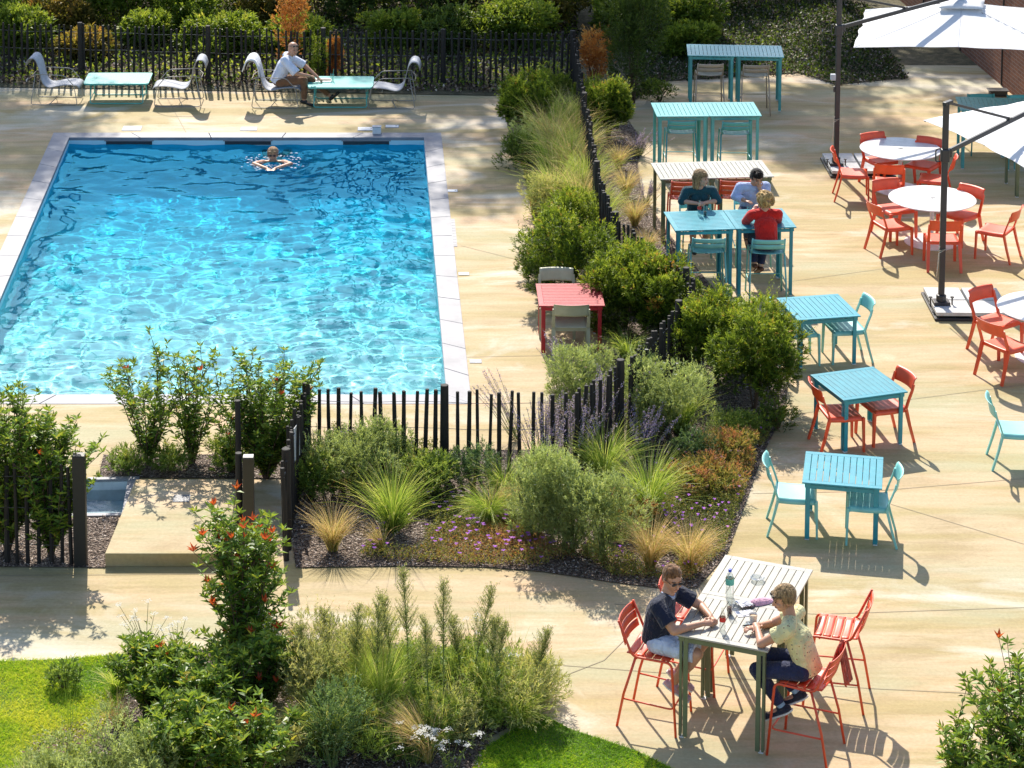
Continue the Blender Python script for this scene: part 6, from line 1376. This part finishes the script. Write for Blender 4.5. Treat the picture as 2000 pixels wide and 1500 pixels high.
for (u, v, h, r, n, l) in ((285, 1292, .62, .34, 12, 'thin white-flowered stalks rising over the path at the left'), (345, 1290, .45, .2, 7, 'short white-flowered stalks beside the red-tipped shrub'), (800, 1500, .40, .4, 14, 'white flat flowers at the bottom centre'), (880, 1510, .42, .3, 10, 'white flat flowers beneath the straw grass'), (1000, 1340, .35, .3, 9, 'small white flower heads at the right of the front bed'), (925, 1300, .55, .2, 5, 'brown flat seed heads against the path')):
    umbel(l, XY(u, v), h, r, n)
for (u, v, h, r, f, n, l) in ((720, 1340, .75, .4, 'seed', 9000, 'feathery pale green bush at the back of the front bed, left'), (850, 1440, .5, .45, 'herb', 8000, 'tangle of green herbs at the foot of the tallest weed'), (760, 1480, .55, .4, 'herb', 8000, 'green herbs between the blue-green plant and the white flowers'), (960, 1400, .6, .42, 'herb', 8000, 'green herbs at the foot of the leaning weed'), (560, 1480, .5, .35, 'seed', 6000, 'straggly pale herbs between glossy shrubs and blue-green plant'), (1030, 1340, .4, .3, 'seed', 4500, 'ochre herbs at the path corner of the front bed'), (880, 1340, .55, .35, 'herb', 6000, 'bright herbs behind the tallest weed')):
    bush('meadow_clump', l, 'herbs', XY(u, v), h * .8, r, f, n, .06, .009, 6, 12, .25, .85, 'meadow plants of the front bed', 1.0, 'greenstem', low=-.2)
for i in range(16):
    tuft('thin flowering stalks in the front bed, %s of sixteen from the left' % wd0[i], XY(600 + i * 29, 1330 + (i * 53) % 120), .75 + .02 * (i % 5), 26, .22, 'grass', .35, .005, .12, (.1, 1), 'stalk_tuft', 'wild grass', 'thin stalks of the front bed')
# glossy broad-leaved shrubs
gs = 'glossy broad-leaved shrubs'
shrub('open many-stemmed glossy shrub reaching over the pool edge', XY(290, 905), 1.42, .62, 13, .095, .02, 1.1, start=.12, group=gs, lean=(.0, 0))
shrub('open glossy shrub with a tall shoot, second from the gate', XY(375, 905), 1.45, .48, 12, .095, .03, 1.1, start=.12, group=gs, lean=(-.03, 0))
shrub('dense glossy shrub filling the corner beside the gate post', XY(520, 935), 1.45, .62, 26, .090, .03, 1.5, start=.03, group=gs, sub=9)
shrub('glossy shrub low behind the round gate post', XY(455, 925), .85, .35, 9, .075, .05, 1.2, start=.05, group=gs)
shrub('glossy shrub hiding the left fence, leftmost one', XY(15, 1075), 1.80, .60, 30, .095, .01, 1.5, start=.05, group=gs, sub=8)
shrub('glossy shrub against the thick left gate post', XY(100, 1085), 1.45, .50, 26, .095, .01, 1.5, start=.05, group=gs, sub=7)
shrub('red-tipped glossy shrub rising in front of the step slab', XY(470, 1340), 1.85, .40, 22, .100, .24, 1.6, start=.08, group=gs, sub=7)
shrub('upright shoot with bright red top beside the gate fence', XY(510, 1180), 1.0, .14, 5, .10, .5, 1.2, start=.1, group=gs)
shrub('glossy shrub low on the left of the front bed', XY(300, 1400), .75, .52, 22, .095, .03, 1.3, start=.05, group=gs, sub=7)
shrub('glossy shrub in the middle of the left mass', XY(400, 1450), .85, .55, 24, .095, .02, 1.3, start=.05, group=gs, sub=7)
shrub('glossy shrub below the red-tipped one', XY(500, 1400), .85, .48, 22, .095, .02, 1.3, start=.05, group=gs, sub=7)
shrub('large-leaved glossy shrub cut by the bottom edge, left', XY(350, 1560), .85, .56, 22, .105, .01, 1.2, start=.05, group=gs, sub=7)
shrub('large-leaved glossy shrub cut by the bottom edge, right', XY(470, 1570), .90, .56, 22, .105, .02, 1.2, start=.05, group=gs, sub=7)
shrub('glossy shrub in the bottom right corner, nearer the edge', XY(2010, 1680), 1.95, .62, 24, .095, .02, 1.5, start=.05, group=gs, sub=8)
shrub('glossy shrub in the bottom right corner, reaching left', XY(1915, 1720), 1.35, .58, 22, .095, .02, 1.5, start=.05, group=gs, sub=8)
for (u, v, l) in ((230, 1350, 'yellow-green strappy plant at the lawn edge'), (340, 1390, 'yellow-green strappy plant among the glossy shrubs'), (330, 1300, 'light green strappy plant behind the glossy shrubs')): tuft(l, XY(u, v), .32, 130, .5, 'grass', .6, .014, .06, (.6, .98), 'strappy_plant', 'perennial', 'strappy perennials')
tuft('dark thin rushes standing in the left lawn', XY(138, 1415), .55, 14, .10, 'grass', .1, .005, .06, (.0, .2), 'rush', 'rushes')
# bushes behind the back fence, each its own plant
gb = 'bushes behind the far fence'
rowA = [(-9.6, 52.4, 1.5, .85, 'bright'), (-8.2, 54.0, 1.9, .9, 'bright'), (-8.3, 51.8, .9, .55, 'autumn'), (-7.0, 52.6, 1.4, .8, 'bright'), (-6.9, 55.6, 2.0, .9, 'dark'), (-5.9, 53.9, 1.9, .9, 'bright'), (-5.2, 51.9, 1.2, .65, 'bright'), (-4.3, 54.6, 2.1, .95, 'bright'), (-3.6, 52.5, 1.3, .7, 'autumn'), (-2.7, 54.4, 2.0, .9, 'dark'), (-1.6, 53.2, 1.6, .8, 'dark'), (-.4, 54.8, 2.1, .95, 'dark'), (.5, 52.9, 1.3, .75, 'dark'), (1.5, 54.2, 1.9, .85, 'bright'), (2.4, 52.6, 1.4, .7, 'autumn'), (2.6, 55.4, 2.0, .9, 'bright'), (3.7, 53.8, 1.8, .8, 'bright'), (4.9, 54.3, 1.7, .85, 'autumn'), (5.6, 52.0, .8, .6, 'bright'), (6.2, 54.9, 1.6, .85, 'bright'), (7.4, 55.9, 1.4, .8, 'bright'), (4.1, 51.6, 1.0, .6, 'bright'), (8.7, 56.4, 1.2, .8, 'autumn'), (-9.8, 56.2, 2.2, 1.0, 'dark'), (-.9, 51.2, .7, .5, 'bright'), (-6.2, 50.9, .6, .45, 'bright'), (-8.9, 50.4, .8, .55, 'bright'), (-4.6, 50.5, .8, .6, 'bright'), (-3.0, 50.7, .7, .55, 'bright'), (.3, 50.6, .8, .6, 'dark'), (1.7, 50.8, .9, .6, 'bright'), (-7.4, 50.2, .5, .5, 'autumn'), (5.3, 50.4, .5, .5, 'bright')]
wd = ['leftmost', 'second', 'third', 'fourth', 'fifth', 'sixth', 'seventh', 'eighth', 'ninth', 'tenth', 'eleventh', 'twelfth', 'thirteenth', 'fourteenth', 'fifteenth', 'sixteenth', 'seventeenth', 'eighteenth', 'nineteenth', 'twentieth', 'twenty-first', 'twenty-second', 'twenty-third', 'twenty-fourth', 'twenty-fifth', 'twenty-sixth', 'twenty-seventh', 'twenty-eighth', 'twenty-ninth', 'thirtieth', 'thirty-first', 'thirty-second', 'rightmost']
order = sorted(range(len(rowA)), key=lambda i: rowA[i][0])
for rk, i in enumerate(order):
    x, y, h, r, f = rowA[i]; col = {'bright': 'bright green', 'dark': 'dark green', 'autumn': 'yellow and rust'}[f]; sz = 'tall' if h > 1.75 else ('mid-sized' if h > 1.1 else 'low')
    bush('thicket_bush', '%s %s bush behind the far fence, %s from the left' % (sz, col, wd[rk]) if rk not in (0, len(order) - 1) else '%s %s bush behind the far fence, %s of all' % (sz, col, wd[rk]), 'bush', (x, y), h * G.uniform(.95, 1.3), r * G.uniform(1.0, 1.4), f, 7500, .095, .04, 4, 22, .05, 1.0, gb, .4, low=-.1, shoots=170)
go = 'rust coloured dead conifers'
for (u, v, h, r, l) in ((572, 150, 1.95, .40, 'rust orange dead conifer above the man in white'), (650, 160, .85, .17, 'small rust conifer at the fence right of the man in white'), (1160, 184, 1.2, .34, 'rust brown conifer at the end of the far fence')):
    bush('dead_conifer', l, 'conifer', XY(u, v), h, r, 'rust', 4500, .06, .016, 6, 9, .2, .8, go, .8)
bush('young_conifer', 'young green conifer at the fence beside the laptop man', 'conifer', XY(622, 168), .95, .20, 'yew', 3500, .05, .014, 6, 8, .3, .8)
# ---------------------------------------------------------------- tall trees behind everything: their crowns dapple deck, pool and terrace
def tree(label, x, y, h, r, crown_lo, n=9000, leaf=.20):
    t = plant('shade_tree', label, 'tree', (x, y), 'tall trees beyond the thicket', 0.0); tr = MB(); hub = h * crown_lo
    tr.tube([(0, 0, 0), (.1, .05, hub * .5), (.05, -.1, hub), (0, 0, h * .8)], [.26, .2, .15, .05], n=10); C = []
    for k in range(16):
        a = k * 2.4; z = G.uniform(crown_lo, .95); q = r * G.uniform(.3, 1.0) * math.sqrt(max(.1, 1 - ((z - .6) / .5) ** 2)); e = (q * math.cos(a), q * math.sin(a), z * h); C.append(e); tr.tube([(0, 0, max(hub * .8, z * h - q * .8)), (e[0] * .5, e[1] * .5, z * h - q * .25), e], [.08, .05, .02], n=5)
    C = np.array(C); k = G.integers(0, len(C), n); P = C[k] + G.normal(0, 1, (n, 3)) * np.array([r * .17, r * .17, r * .13]); V, F, T = leaves(P, G.normal(0, 1, (n, 3)), leaf * G.uniform(.7, 1.3, n), leaf * .6, G.random(n), .1, .1)
    tr.build('trunk', M['trunk'], t, smooth=True); link_np('crown', V, F, FG['tree'], t, T); return t
"""crown positions follow from where the shade lies: one metre of height moves the shade 1.13 m towards the camera"""
def shade_tree(label, u, v, zc, r, n=7000, leaf=.2):
    g_ = U(u, v); k = zc / math.sin(SUN_EL); p = g_ + sdir * k; tree(label, p.x, p.y, zc + r * 1.1, r, (zc - r * .9) / (zc + r * 1.1), n, leaf)
tl = 'tall tree far behind the fence, its shade '
shade_tree(tl + 'on the left deck edge', -90, 330, 19.0, 2.5, 5500)
shade_tree(tl + 'on the deck by the left lounge chair', -20, 230, 15.0, 2.4, 4200)
shade_tree(tl + 'between the fence and the turquoise tables', 820, 150, 14.5, 2.4, 5200)
shade_tree(tl + 'on the deck right of the pool', 975, 290, 17.5, 2.5, 6500)
shade_tree(tl + 'on the rearmost bar tables', 1300, 190, 15.5, 2.6, 8000)
shade_tree(tl + 'on the terrace behind the umbrella pole', 1540, 220, 17.0, 2.6, 7500)
shade_tree(tl + 'on the path by the brick wall', 1790, 130, 14.5, 2.4, 4800)
shade_tree(tl + 'on the dark evergreen', 1190, 90, 13.0, 2.0, 4500)
